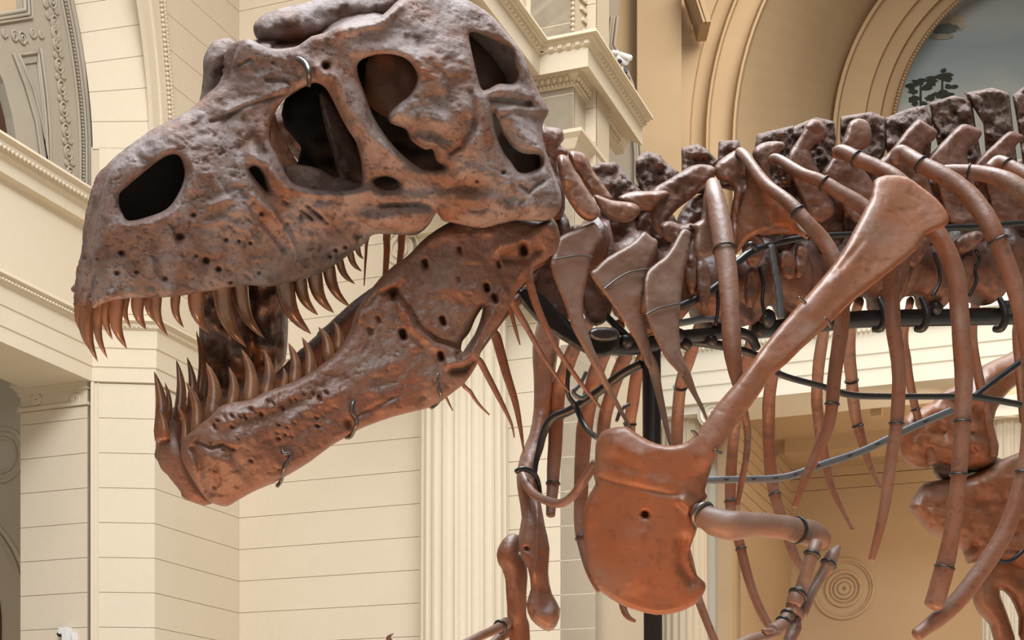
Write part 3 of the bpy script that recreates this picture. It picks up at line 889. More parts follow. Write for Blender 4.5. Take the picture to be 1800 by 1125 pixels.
slab('square_head', WR, k_ - 0.11, k_ + 0.11, WR.z(1541, 733, -1.9), WR.z(1541, 719, -1.9), -2.0, -1.78, M['tan'], vt)

# ================================================================== THE SKELETON
SK = thing('dinosaur_skeleton', 'mounted brown tyrannosaur skeleton with open toothy jaws', 'skeleton', (0.9, 4.9, 0.0))

# ------------------------------------------------------------------ skull
skull_out = [(162, 541), (160, 500), (163, 450), (169, 400), (176, 350), (187, 310), (207, 280), (233, 258), (255, 242), (294, 219), (333, 197), (355, 180), (380, 160), (402, 138), (410, 100), (420, 76),
             (434, 68), (450, 74), (470, 84), (500, 86), (525, 80), (547, 64), (570, 58), (600, 43), (640, 37), (667, 30), (687, 13), (705, -3), (740, -14), (785, -14), (817, -2), (840, 10), (867, 30), (893, 60),
             (920, 97), (934, 133), (950, 167), (965, 193), (957, 211), (953, 230), (960, 267), (973, 300), (986, 337), (987, 361), (979, 377), (958, 390), (905, 388), (850, 403), (817, 397), (789, 391),
             (776, 386), (767, 374), (755, 394), (733, 413), (705, 413), (667, 411), (650, 416), (643, 427), (620, 443), (593, 463), (560, 483), (513, 496), (473, 504), (433, 501), (393, 508), (333, 518),
             (287, 523), (227, 524), (187, 531), (172, 539)]
naris = [(210, 342), (220, 331), (249, 306), (281, 281), (302, 272), (316, 276), (324, 299), (322, 320), (309, 348), (292, 368), (263, 380), (228, 388), (217, 377), (210, 361)]
maxfen = [(438, 297), (450, 293), (462, 307), (468, 327), (470, 337), (453, 320)]
antorb = [(547, 147), (517, 160), (493, 183), (478, 213), (475, 247), (490, 277), (500, 300), (513, 320), (533, 328), (560, 333), (600, 335), (630, 330), (636, 318), (635, 287), (627, 253), (613, 230), (600, 207),
          (587, 180), (574, 157), (560, 147)]
orbit = [(630, 110), (653, 98), (683, 95), (713, 103), (730, 123), (733, 143), (720, 167), (700, 183), (682, 203), (687, 217), (713, 227), (723, 247), (747, 263), (760, 262), (767, 283), (780, 293), (767, 298),
         (740, 295), (717, 280), (693, 257), (670, 227), (653, 197), (640, 160), (630, 133)]
tempA = [(826, 57), (850, 63), (880, 77), (897, 87), (903, 110), (910, 133), (900, 147), (877, 147), (857, 157), (847, 157), (840, 137), (833, 107), (827, 80)]
tempB = [(867, 197), (880, 227), (900, 257), (920, 270), (948, 273), (952, 291), (933, 302), (913, 303), (900, 287), (883, 263), (870, 227)]
jugfor = [(657, 317), (677, 310), (697, 317), (700, 329), (680, 333), (663, 327)]
skull_w = [(162, 541, .035), (163, 450, .0), (176, 350, .0), (207, 280, .0), (255, 242, .0), (333, 197, .0), (402, 138, .005), (450, 74, .03), (500, 86, .06),
           (205, 520, .085), (215, 420, .075), (240, 300, .05), (300, 470, .125), (300, 250, .05), (330, 340, .105), (400, 490, .15), (400, 350, .13), (400, 240, .07), (470, 150, .06), (520, 480, .175), (500, 330, .165),
           (560, 400, .19), (640, 415, .205), (540, 110, .13), (600, 60, .19), (600, 180, .215), (660, 300, .25), (700, 380, .265), (760, 375, .28), (640, 60, .22), (700, 20, .19), (780, 0, .17), (840, 20, .20), (780, 90, .28),
           (800, 180, .33), (700, 210, .275), (850, 250, .34), (905, 80, .24), (960, 190, .24), (950, 240, .31), (930, 340, .37), (980, 350, .36), (850, 350, .335), (780, 340, .30), (880, 150, .29)]
feats = [
    ([(560, 118), (590, 140), (613, 178), (632, 215), (655, 247), (690, 271)], 15, .028),          # lacrimal bar
    ([(525, 100), (548, 118), (560, 140)], 12, .012),
    ([(600, 52), (640, 42), (668, 36), (700, 10)], 12, .018), ([(560, 62), (590, 70)], 10, .008),
    ([(660, 66), (700, 62), (735, 78)], 22, -.018),                                               # smooth hollow over the orbit
    ([(826, 160), (836, 195), (832, 230), (812, 256), (792, 268)], 5, -.014), ([(846, 165), (852, 200), (845, 235), (822, 262)], 9, .012),
    ([(700, 200), (740, 210), (790, 215), (820, 190)], 18, .014), ([(745, 150), (780, 180), (815, 150)], 20, -.008),
    ([(735, 245), (765, 258), (785, 262)], 9, .012),
    ([(655, 388), (700, 384), (760, 376)], 16, .026), ([(670, 361), (735, 361), (765, 368)], 4.5, -.014), ([(660, 345), (740, 350), (800, 352), (870, 350)], 14, .012),
    ([(800, 372), (850, 375), (900, 372)], 20, .012), ([(920, 352), (912, 365), (916, 378)], 4, -.008), ([(915, 325), (930, 338), (955, 318)], 3.5, -.012), ([(930, 360), (965, 350)], 22, .018),
    ([(790, 310), (850, 300), (890, 320)], 15, .010), ([(780, 330), (830, 335)], 10, -.008),
    ([(873, 160), (905, 158), (935, 170), (955, 190)], 12, .02), ([(870, 198), (905, 190), (945, 195)], 6, .012), ([(900, 210), (925, 240), (945, 260)], 14, .018), ([(865, 175), (930, 182)], 5, -.014),
    ([(868, 40), (900, 80), (925, 120), (950, 175)], 9, .012), ([(845, 75), (880, 100), (905, 130)], 8, -.006),
    ([(196, 300), (190, 370), (188, 440), (195, 520)], 12, .010), ([(335, 330), (345, 300), (335, 280)], 10, .010), ([(215, 395), (265, 392), (310, 370)], 9, .008),
    ([(440, 270), (470, 290), (490, 320), (505, 335)], 7, .014), ([(420, 260), (445, 240), (462, 268)], 9, -.010), ([(478, 300), (500, 330), (540, 340), (600, 342), (650, 335)], 6, .008),
    ([(372, 214), (400, 205), (430, 186), (460, 178), (500, 165), (520, 152)], 3.5, -.012), ([(400, 195), (450, 178), (500, 155)], 8, .010),
    ([(470, 142), (500, 143), (512, 150)], 3.5, -.010), ([(380, 240), (395, 210)], 4, -.006), ([(420, 115), (440, 104)], 3, -.008), ([(400, 140), (412, 122)], 4, -.010),
    ([(445, 345), (480, 375), (510, 420), (525, 470)], 5, .012), ([(435, 360), (470, 400), (500, 440)], 5, -.008), ([(530, 370), (548, 385)], 3, -.012), ([(540, 362), (565, 382)], 3, -.012), ([(550, 372), (575, 392)], 2.5, -.010),
    ([(370, 360), (400, 352)], 7, .012), ([(400, 335), (420, 330), (430, 345)], 6, -.010), ([(360, 395), (400, 385)], 5, .008), ([(305, 400), (312, 425), (320, 450)], 4, -.007), ([(380, 330), (370, 300)], 8, .008),
]
for (x, y, r, a) in ((573, 117, 6, -.05), (316, 416, 6, -.04), (362, 458, 5.5, -.035), (384, 473, 4, -.03), (214, 445, 4, -.03), (170, 455, 4, -.02), (397, 422, 3.5, -.02), (420, 424, 2.6, -.02), (440, 427, 2.6, -.02),
                     (460, 375, 4, -.02), (340, 378, 3.5, -.02), (205, 480, 4, -.02), (240, 478, 3, -.015), (290, 490, 4, -.018), (405, 497, 4, -.02), (885, 303, 3.5, -.02), (838, 318, 3, -.015), (607, 435, 3, -.02),
                     (590, 440, 2.8, -.018), (580, 452, 2.8, -.018), (455, 480, 3, -.015), (345, 450, 3, -.012), (148, 490, 3, -.01), (500, 105, 4, .01), (480, 110, 3, -.01)):
    feats.append(([(x, y)], r, a))
rr = random.Random(11)
for i in range(70):
    x = rr.uniform(380, 640); y = rr.uniform(350, 490)
    feats.append(([(x, y), (x + rr.uniform(-10, 10), y + rr.uniform(2, 12))], rr.uniform(2.2, 4), rr.uniform(-.010, .006)))
for i in range(60):
    x = rr.uniform(250, 520); y = rr.uniform(90, 330)
    feats.append(([(x, y), (x + rr.uniform(2, 14), y - rr.uniform(0, 8))], rr.uniform(2.2, 4), rr.uniform(-.009, .005)))
for i in range(26):                                   # tooth sockets swelling along the lip
    x = 175 + i * 18; y = 524 - (0 if x < 300 else (x - 300) * 0.075) - (0 if x < 520 else (x - 520) * 0.45)
    feats.append(([(x, y - 6)], 8, .010 if i % 2 else -.004))
V, F = relief_mesh(skull_out, FS, skull_w, T=0.030, R=15, step=2.5, crack=(0.004, 26), holes=[naris, maxfen, antorb, orbit, tempA, tempB, jugfor], feats=feats, noise=(0.007, 34), back=1.0, smooth=2)
V2 = FS.mirror(V); F2 = F[:, ::-1]
Vs = [V, V2]; Fs = [F, F2 + len(V)]
# skull roof bridging the two sides, from the brows to the back of the head
top = smooth_poly([(500, 90), (525, 86), (560, 68), (600, 50), (640, 44), (667, 37), (690, 20), (708, 4), (740, -6), (785, -6), (817, 6), (845, 22), (872, 42), (893, 70), (914, 105), (930, 140), (945, 175), (955, 200)], 3, False)
wt = tps(skull_w, top)
A = FS.pt(top, wt); B = FS.mirror(A); m = 13; rv_ = []
upv = np.array([0, 0, 1.0])
for j in range(m):
    t = j / (m - 1)
    rv_.append(A * (1 - t) + B * t - upv * 0.045 * math.sin(math.pi * t) + upv * 0.010 * math.cos(t * 18) * math.sin(math.pi * t))
RV = np.concatenate(rv_); n_ = len(top)
RF = [(j * n_ + i, j * n_ + i + 1, (j + 1) * n_ + i + 1, (j + 1) * n_ + i) for j in range(m - 1) for i in range(n_ - 1)]
base = sum(len(v) for v in Vs)
Vall = np.concatenate(Vs + [RV])
Fall = [tuple(f) for f in np.concatenate(Fs)] + [tuple(base + k for k in f) for f in RF]
SKULL = mesh_obj('skull', Vall, Fall, M['skull'], SK)
SKULL['label'] = 'massive grey-brown skull with large openings'
# braincase seen through the eye socket and palate bones inside, with a dark sheet for the shade
def ellipsoid(name, frame, px, py, w, rx, ry, rz, mat, parent, lump=0.15, n=20):
    c = frame.pt(np.array([[px, py]]), np.array([w]))[0]
    V = []; F = []
    for i in range(n + 1):
        for j in range(2 * n):
            th = math.pi * i / n; ph = math.pi * j / n
            d = np.array([math.sin(th) * math.cos(ph), math.sin(th) * math.sin(ph), math.cos(th)])
            k = 1 + lump * (vnoise(np.array([d[0] * 2 + d[2] * 1.3 + 5]), np.array([d[1] * 2 + d[2] + 9]))[0])
            V.append(c + d * np.array([rx, ry, rz]) * k)
    for i in range(n):
        for j in range(2 * n):
            F.append((i * 2 * n + j, (i + 1) * 2 * n + j, (i + 1) * 2 * n + (j + 1) % (2 * n), i * 2 * n + (j + 1) % (2 * n)))
    return mesh_obj(name, V, F, mat, parent)
relief('nasal_shade_sheet', [(186, 420), (200, 330), (225, 285), (270, 252), (340, 212), (410, 170), (470, 150), (475, 300), (480, 345), (420, 400), (330, 440), (240, 450)], FS, 0.0, M['inner_shade'], SKULL, T=0.012, R=12, step=8)  # added black sheet that paints the shade behind the nostril
relief('brow_boss', [(447, 60), (445, 46), (452, 35), (470, 22), (500, 13), (540, 4), (580, -8), (640, -14), (715, -14), (700, 20), (650, 42), (600, 60), (560, 74), (520, 79), (480, 77), (455, 71)], FS, -0.20, M['skull'], SKULL, T=0.075, R=32, step=4, noise=(0.02, 26))
relief('tear_bone_horn', [(350, 190), (354, 160), (357, 130), (357, 105), (366, 84), (378, 71), (400, 66), (412, 75), (428, 84), (425, 130), (400, 165), (372, 190)], FS, -0.13, M['skull'], SKULL, T=0.06, R=26, step=4, noise=(0.02, 26))
ellipsoid('braincase', FS, 696, 150, 0.075, 0.085, 0.08, 0.085, M['scapula'], SKULL, 0.35)
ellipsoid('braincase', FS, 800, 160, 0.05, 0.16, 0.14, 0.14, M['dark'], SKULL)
relief('socket_shade_sheet', [(500, 175), (560, 140), (620, 90), (680, 40), (760, 20), (860, 40), (920, 110), (950, 200), (960, 300), (930, 330), (850, 325), (760, 330), (690, 345), (640, 350), (560, 340), (515, 320), (530, 260), (500, 225)], FS, -0.04, M['inner_shade'], SKULL, T=0.03, R=30, step=7, noise=(0.03, 50))  # added black sheet that paints the shade behind the side openings
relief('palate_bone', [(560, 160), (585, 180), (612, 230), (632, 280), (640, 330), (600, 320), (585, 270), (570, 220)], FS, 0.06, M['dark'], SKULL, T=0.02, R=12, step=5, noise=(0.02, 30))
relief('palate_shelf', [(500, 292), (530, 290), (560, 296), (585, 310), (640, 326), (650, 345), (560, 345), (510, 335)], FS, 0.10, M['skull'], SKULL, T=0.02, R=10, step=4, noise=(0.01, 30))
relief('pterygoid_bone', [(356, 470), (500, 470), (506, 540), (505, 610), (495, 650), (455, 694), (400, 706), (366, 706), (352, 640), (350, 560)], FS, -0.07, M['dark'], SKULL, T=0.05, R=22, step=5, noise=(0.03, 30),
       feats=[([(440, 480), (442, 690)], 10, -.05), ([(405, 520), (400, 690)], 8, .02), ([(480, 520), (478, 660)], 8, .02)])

def tooth(parent, frame, bx, by, tx, ty, wpx, w, bend=0.12, mirror=False, label=None):
    n = 9
    b = np.array([bx, by], float); t = np.array([tx, ty], float)
    ax = t - b; nrm = np.array([-ax[1], ax[0]])
    if nrm[0] < 0: nrm = -nrm
    s = 1 if True else -1
    P = []; R_ = []
    for i in range(-1, n):
        q = i / (n - 1)
        c = b + ax * q - nrm * bend * math.sin(math.pi * min(max(q, 0), 1)) * (1 if by < ty else 1)
        P.append(c); qq = max(q, 0); R_.append(0.5 * wpx * (1 - qq ** 1.6) ** 0.8 + 0.35)
    P = np.array(P); w_ = np.full(len(P), w)
    C = frame.pt(P, w_)
    if mirror: C = frame.mirror(C)
    V, F = sweep(C, np.array(R_) * C[:, 1] / FPX, 12, (1.15, 1), 0.06, True, bx)
    return mesh_obj('tooth', V, F, M['tooth'], parent)
def sk_w(x, y): return float(tps(skull_w, np.array([[x, y]], float))[0])
upper = [(500, 494, 547, 587, 34), (422, 500, 465, 595, 29), (391, 506, 433, 610, 34), (345, 514, 368, 586, 30), (309, 520, 323, 576, 17), (275, 520, 295, 590, 20), (243, 524, 257, 579, 24),
         (207, 527, 223, 613, 27), (190, 530, 198, 597, 18), (178, 535, 189, 630, 19), (527, 490, 559, 554, 24), (553, 483, 587, 550, 27), (578, 472, 616, 540, 22), (597, 460, 624, 499, 14), (616, 447, 636, 477, 12), (629, 437, 639, 455, 9)]
for (a, b, c, d, e) in upper:
    tooth(SKULL, FS, a, b, c, d, e, sk_w(a, b - 4) - 0.012)
# far premaxillary and maxillary teeth, placed on the far side
for (a, b, c, d, e, w_) in ((163, 540, 172, 636, 22, -0.01), (150, 541, 168, 626, 20, -0.045), (140, 540, 158, 598, 18, -0.07), (262, 520, 272, 565, 16, -0.10), (222, 524, 230, 576, 13, -0.09)):
    tooth(SKULL, FS, a, b, c, d, e, w_)
# steel clip by the brow
cl_, _, _ = tube('steel_clip', [(523, 103, .15, 4), (530, 107, .175, 5.5), (538, 115, .20, 5.5), (543, 130, .22, 5), (543, 150, .20, 4)], FS, M['wire'], SKULL, 8)

# ------------------------------------------------------------------ lower jaw
jaw_out = [(322, 772), (345, 752), (363, 737), (383, 717), (407, 707), (437, 703), (463, 690), (490, 680), (517, 670), (550, 653), (570, 637), (583, 627), (603, 603), (617, 578), (625, 548), (644, 520), (667, 490),
           (692, 467), (719, 448), (739, 426), (767, 404), (805, 384), (850, 376), (900, 380), (947, 390), (972, 383), (984, 411), (981, 436), (961, 456), (935, 472), (928, 490), (908, 514), (894, 542), (878, 569),
           (851, 600), (842, 633), (830, 655), (817, 673), (800, 687), (772, 708), (757, 716), (730, 723), (693, 732), (650, 747), (627, 757), (613, 766), (583, 783), (543, 813), (503, 837), (477, 851), (450, 862),
           (417, 880), (400, 890), (383, 888), (363, 878), (343, 850), (328, 825), (318, 800)]
jaw_w = [(322, 772, .035), (318, 800, .022), (340, 845, .030), (363, 878, .030), (400, 885, .055), (342, 785, .068), (365, 745, .10), (400, 715, .125), (368, 820, .09), (420, 790, .13), (450, 860, .085), (500, 700, .145), (520, 780, .145), (620, 610, .185), (620, 720, .19),
         (700, 470, .215), (720, 600, .235), (740, 715, .225), (800, 400, .25), (840, 500, .29), (830, 640, .265), (900, 420, .315), (970, 400, .335), (930, 480, .30), (870, 580, .275)]
jhole = [(848, 542), (836, 560), (825, 585), (813, 600), (811, 617), (820, 615), (832, 592), (843, 566)]
jf = [([(694, 514), (717, 542), (733, 572), (767, 598), (794, 606), (806, 612)], 4.5, -.014), ([(705, 535), (725, 572), (760, 605), (795, 618)], 8, .010),
      ([(630, 560), (650, 530), (680, 505), (705, 488)], 8, .014), ([(640, 545), (668, 515), (695, 508)], 6, -.016),
      ([(790, 640), (820, 632), (838, 610), (850, 585), (868, 550), (885, 515)], 10, .020), ([(795, 652), (815, 650), (832, 632)], 6, -.020), ([(880, 430), (925, 425), (960, 400)], 12, .022), ([(890, 455), (930, 455), (945, 440)], 10, -.016),
      ([(400, 740), (470, 715), (540, 690)], 9, .008), ([(420, 770), (500, 745), (600, 690), (680, 640)], 16, .008), ([(640, 700), (700, 690), (760, 670)], 20, .006), ([(630, 730), (690, 700)], 4, -.006),
      ([(335, 790), (352, 840), (372, 875)], 9, .008), ([(760, 420), (820, 410), (900, 405)], 12, .010), ([(655, 580), (640, 620)], 2.5, -.005), ([(925, 470), (905, 500), (890, 535)], 6, .010)]
for (x, y, r, a) in ((919, 437, 6.5, -.05), (855, 506, 4, -.04), (870, 526, 4, -.03), (708, 588, 5, -.04), (778, 564, 4, -.035), (747, 464, 4, -.03), (808, 441, 3, -.02), (775, 626, 4, -.035),
                     (806, 626, 4, -.02), (876, 465, 3, -.02), (650, 583, 4, -.012), (690, 519, 4.5, -.025), (806, 492, 2.5, -.01), (665, 562, 3, -.012), (612, 745, 5, -.014)):
    jf.append(([(x - 1, y - 4), (x + 1, y + 4)], r, a))
for i in range(16):
    x = 378 + i * 13 + rr.uniform(-4, 4); y = 738 - i * 3.6 + rr.uniform(-8, 10)
    jf.append(([(x, y), (x + 3, y + rr.uniform(2, 8))], rr.uniform(1.8, 2.8), rr.uniform(-.014, -.006)))
for i in range(34):
    x = rr.uniform(340, 600); y = rr.uniform(720, 870)
    jf.append(([(x, y), (x + 3, y + 2)], rr.uniform(1.6, 2.6), rr.uniform(-.012, -.004)))
jf += [([(338, 790), (350, 815), (352, 845), (366, 870)], 7, -.016), ([(345, 775), (370, 788), (390, 782), (410, 790)], 3, -.010), ([(380, 820), (384, 850)], 5, -.006), ([(366, 800), (400, 815)], 12, .010)]
V, F = relief_mesh(jaw_out, FJ, jaw_w, T=0.028, R=15, step=2.6, holes=[jhole], feats=jf, noise=(0.008, 34), crack=(0.003, 34))
i0 = jaw_out.index((583, 627)); i1 = jaw_out.index((972, 383)); i2 = jaw_out.index((757, 716)); i3 = jaw_out.index((450, 862))
far_out = jaw_out[:i0] + [(590, 650), (640, 610), (700, 570), (760, 525), (830, 480), (900, 440)] + jaw_out[i1:i2] + [(740, 700), (690, 705), (640, 715), (590, 740), (540, 775), (490, 820)] + jaw_out[i3:]
Vb, Fb = relief_mesh(far_out, FJ, jaw_w, T=0.026, R=15, step=4, noise=(0.008, 34), feats=[f for f in jf if f[1] > 5])
k_ = np.interp(900 + FPX * Vb[:, 0] / Vb[:, 1], [420, 600], [2.0, 1.5])       # the far ramus sits closer in behind
V2 = Vb - (k_ * ((Vb - FJ.p0) @ FJ.n))[:, None] * Frame(550, 350, 3.75, 40, 10).n
JAW = mesh_obj('lower_jaw', np.concatenate([V, V2]), [tuple(f) for f in F] + [tuple(f) for f in (Fb[:, ::-1] + len(V))], M['jaw'], SK)
JAW['label'] = 'reddish-brown lower jaw lined with pointed teeth'
def jw(x, y): return float(tps(jaw_w, np.array([[x, y]], float))[0])
lower = [(595, 612, 587, 565, 18), (578, 628, 560, 575, 24), (544, 660, 531, 593, 22), (518, 672, 507, 603, 24), (498, 682, 498, 647, 15), (469, 692, 463, 613, 24), (440, 705, 424, 613, 28), (408, 711, 402, 645, 22),
         (374, 727, 362, 637, 29), (347, 756, 327, 672, 24), (326, 776, 312, 713, 15)]
for (a, b, c, d, e) in lower:
    tooth(JAW, FJ, a, b, c, d, e, jw(a, b + 6) - 0.012, -0.10)
for (a, b, c, d, e, w_) in ((284, 758, 271, 653, 27, -0.055), (290, 764, 279, 718, 16, -0.03), (316, 725, 310, 633, 21, -0.085), (338, 708, 329, 628, 18, -0.11), (351, 690, 345, 582, 14, -0.13), (359, 690, 353, 590, 13, -0.15), (297, 728, 290, 673, 11, -0.075),
                           (374, 695, 368, 600, 14, -0.17)):
    tooth(JAW, FJ, a, b, c, d, e, w_, -0.06)
for pts in ([(495, 780), (498, 797), (512, 797), (507, 810), (498, 827), (495, 843), (487, 855)], [(627, 697), (620, 710), (618, 723), (627, 737), (625, 750), (617, 767), (608, 769)],
            [(782, 647), (769, 660), (770, 680), (775, 693), (770, 707), (758, 717)]):
    tube('steel_clip', [(x, y, jw(x, y) + 0.033 - 0.02 * (i == 0) - 0.03 * (i >= len(pts) - 2), 3.4) for i, (x, y) in enumerate(pts)], FJ, M['wire'], JAW, 8)

# ------------------------------------------------------------------ vertebrae
def vertebra(kind, cx, cy, cr, length, spine=None, tp=None, w_sp=0.0, w_tp=0.15, extra=()):
    c = FB.pt(np.array([[cx, cy]], float), np.array([0.0]))[0]
    ax = np.array([FB.n[1], -FB.n[0], 0]); ax = -ax if ax[0] < 0 else ax
    ax = np.array([math.cos(math.radians(30)), math.sin(math.radians(30)), 0])
    q = np.linspace(-1, 1, 9)
    Rr = cr * (0.70 + 0.34 * np.abs(q) ** 2.4) * c[1] / FPX
    L = length * 0.43 * c[1] / FPX / math.cos(math.radians(30))
    V, F = sweep(np.array([c + ax * L * k for k in q]), Rr, 20, (0.9, 1.05), 0.26, True, cx)
    o = mesh_obj(kind, V, F, M['centrum'], SK)
    if spine: relief('neural_spine', spine, FB, w_sp, M['spine'], o, T=0.036, R=6, step=3, noise=(0.03, 18), smooth=1, rough_edge=2.5)
    if tp: relief('transverse_process', tp, FB, w_tp, M['vert'], o, T=0.024, R=9, step=3.4, noise=(0.010, 26), smooth=3, crack=(0.003, 30))
    for (nm, poly, w_, T, mt) in extra:
        relief(nm, poly, FB, w_, M[mt], o, T=T, R=11, step=3.4, noise=(0.014, 26), smooth=3, crack=(0.004, 26))
    return o
CV, DV = 'cervical_vertebra', 'dorsal_vertebra'
vertebra(CV, 1000, 452, 66, 66, None, None, extra=[
    ('neural_arch', [(948, 215), (960, 222), (975, 224), (988, 228), (991, 245), (985, 255), (998, 263), (997, 274), (983, 276), (980, 300), (992, 330), (990, 380), (960, 380), (950, 300)], 0.10, 0.05, 'vert'),
    ('transverse_process', [(981, 274), (997, 275), (1011, 300), (1031, 331), (1049, 360), (1053, 378), (1040, 389), (1022, 383), (1006, 364), (992, 339), (981, 300)], 0.23, 0.03, 'bone')])
vertebra(CV, 1075, 478, 72, 68, [(1039, 292), (1056, 284), (1083, 284), (1100, 303), (1117, 322), (1139, 336), (1120, 380), (1070, 395), (1050, 350)], None, extra=[
    ('neural_arch', [(1000, 266), (1025, 269), (1034, 281), (1043, 300), (1067, 333), (1078, 352), (1060, 356), (1040, 345), (1019, 311), (1004, 290)], 0.13, 0.03, 'bone'),
    ('transverse_process', [(1044, 342), (1075, 352), (1110, 356), (1124, 364), (1124, 376), (1106, 390), (1080, 388), (1056, 370)], 0.20, 0.028, 'bone')])
vertebra(CV, 1145, 492, 72, 68, [(1117, 281), (1136, 265), (1161, 272), (1169, 283), (1194, 303), (1185, 350), (1150, 372), (1128, 340), (1117, 312)], None, extra=[
    ('transverse_process', [(1085, 350), (1110, 337), (1139, 336), (1170, 335), (1176, 344), (1158, 358), (1146, 370), (1120, 366)], 0.17, 0.028, 'bone')])
vertebra(CV, 1215, 498, 68, 68, [(1197, 261), (1228, 253), (1244, 264), (1263, 286), (1250, 340), (1210, 340), (1196, 300)], None, extra=[
    ('transverse_process', [(1144, 338), (1178, 314), (1217, 291), (1245, 290), (1257, 296), (1256, 310), (1233, 333), (1215, 350), (1192, 367), (1174, 390), (1185, 410), (1160, 415), (1144, 385)], 0.14, 0.03, 'vert'),
    ('rib_facet', [(1160, 395), (1178, 388), (1196, 394), (1215, 392), (1228, 402), (1212, 420), (1190, 428), (1168, 420)], 0.20, 0.03, 'vert')])
vertebra(CV, 1285, 502, 62, 70, [(1264, 249), (1297, 246), (1303, 264), (1320, 300), (1300, 340), (1266, 330), (1262, 284)], None, extra=[
    ('transverse_process', [(1256, 292), (1283, 269), (1306, 262), (1320, 278), (1345, 320), (1385, 362), (1420, 405), (1400, 412), (1360, 412), (1320, 420), (1290, 440), (1284, 380), (1290, 330), (1262, 316)], 0.13, 0.028, 'bone')])
vertebra(DV, 1360, 494, 58, 72, [(1325, 268), (1331, 236), (1361, 228), (1397, 218), (1400, 280), (1390, 330), (1340, 330)],
         [(1322, 270), (1340, 251), (1374, 249), (1379, 260), (1357, 279), (1356, 310), (1380, 350), (1370, 400), (1340, 360), (1336, 305)], w_tp=0.11)
vertebra(DV, 1440, 488, 58, 78, [(1394, 220), (1433, 204), (1466, 213), (1470, 246), (1468, 280), (1455, 330), (1410, 330), (1383, 280)],
         [(1419, 214), (1439, 210), (1453, 225), (1450, 245), (1425, 265), (1450, 320), (1470, 370), (1430, 390), (1395, 320), (1383, 280), (1406, 240)], w_tp=0.10)
vertebra(DV, 1525, 482, 58, 84, [(1478, 205), (1531, 197), (1554, 208), (1557, 256), (1546, 300), (1490, 310), (1475, 244)],
         [(1494, 214), (1517, 209), (1531, 225), (1529, 255), (1506, 275), (1540, 330), (1550, 380), (1500, 390), (1456, 320), (1443, 307), (1467, 272), (1483, 244)], w_tp=0.11)
vertebra(DV, 1612, 477, 58, 86, [(1558, 209), (1589, 194), (1625, 185), (1640, 211), (1636, 290), (1580, 310), (1558, 260)],
         [(1614, 210), (1632, 219), (1648, 231), (1642, 246), (1622, 268), (1640, 340), (1640, 390), (1590, 390), (1560, 320), (1543, 288), (1564, 266), (1594, 228)], w_tp=0.12)
vertebra(DV, 1700, 470, 58, 88, [(1634, 182), (1675, 168), (1708, 174), (1715, 217), (1729, 290), (1660, 300), (1644, 230)],
         [(1689, 219), (1710, 222), (1726, 231), (1720, 246), (1700, 272), (1720, 340), (1720, 390), (1670, 390), (1645, 320), (1626, 286), (1661, 245)], w_tp=0.12)
vertebra(DV, 1790, 465, 58, 90, [(1695, 165), (1744, 154), (1775, 164), (1779, 197), (1790, 290), (1735, 295), (1728, 217)],
         [(1772, 232), (1790, 234), (1800, 242), (1782, 268), (1800, 340), (1800, 390), (1750, 390), (1730, 320), (1709, 294), (1745, 256)], w_tp=0.12)
vertebra(DV, 1880, 460, 58, 90, [(1777, 166), (1800, 152), (1850, 148), (1862, 190), (1870, 290), (1800, 295), (1790, 220)],
         [(1860, 232), (1880, 240), (1870, 268), (1880, 390), (1830, 390), (1810, 320), (1795, 294), (1825, 256)], w_tp=0.12)
for poly, w_ in (([(1376, 440), (1394, 444), (1402, 466), (1392, 490), (1376, 484), (1370, 458)], .13), ([(1400, 430), (1420, 436), (1424, 458), (1412, 480), (1402, 492), (1396, 470)], .12), ([(1308, 400), (1330, 410), (1345, 430), (1338, 460), (1318, 470), (1304, 440)], .14),
                 ([(1316, 470), (1334, 480), (1330, 520), (1318, 545), (1308, 520)], .12), ([(1580, 430), (1606, 440), (1596, 480), (1576, 530), (1562, 524), (1570, 470)], .13), ([(1600, 400), (1640, 404), (1630, 440), (1606, 470), (1590, 450)], .13),
                 ([(1680, 420), (1716, 405), (1730, 415), (1712, 436), (1688, 446)], .14), ([(1690, 450), (1712, 452), (1708, 490), (1692, 505), (1684, 480)], .12), ([(1226, 460), (1246, 470), (1250, 520), (1236, 548), (1224, 510)], .12), ([(1004, 398), (1030, 400), (1036, 430), (1014, 440)], .12), ([(1210, 450), (1224, 456), (1226, 500), (1216, 520), (1206, 490)], .12),
                 ([(1022, 470), (1060, 480), (1078, 520), (1068, 562), (1038, 572), (1022, 535)], .04), ([(932, 482), (970, 470), (990, 520), (1000, 566), (965, 552), (940, 525)], .03), ([(1110, 520), (1150, 530), (1160, 575), (1130, 590), (1105, 560)], .03)):
    relief('rib_facet', poly, FB, w_, M['vert'], SK, T=0.022, R=9, step=4, noise=(0.012, 18), smooth=3)
for k in (1, 2):
    sh = lambda P: [(x + 92 * k, y - 8 * k) for x, y in P]
    vertebra(DV, 1880 + 92 * k, 460 - 6 * k, 58, 90, sh([(1777, 166), (1800, 152), (1850, 148), (1862, 190), (1870, 290), (1800, 295), (1790, 220)]),
             sh([(1860, 232), (1880, 240), (1870, 268), (1880, 390), (1830, 390), (1810, 320), (1795, 294), (1825, 256)]), w_tp=0.12)
vertebra(CV, 930, 420, 56, 70)
for poly in ([(1040, 372), (1085, 366), (1120, 374), (1122, 450), (1060, 445), (1036, 420)], [(1120, 372), (1165, 366), (1190, 390), (1192, 455), (1122, 450)], [(1188, 392), (1215, 350), (1262, 340), (1290, 400), (1286, 455), (1192, 455)]):
    relief('neural_arch', poly, FB, -0.02, M['centrum'], SK, T=0.05, R=16, step=4, noise=(0.03, 24), smooth=3)
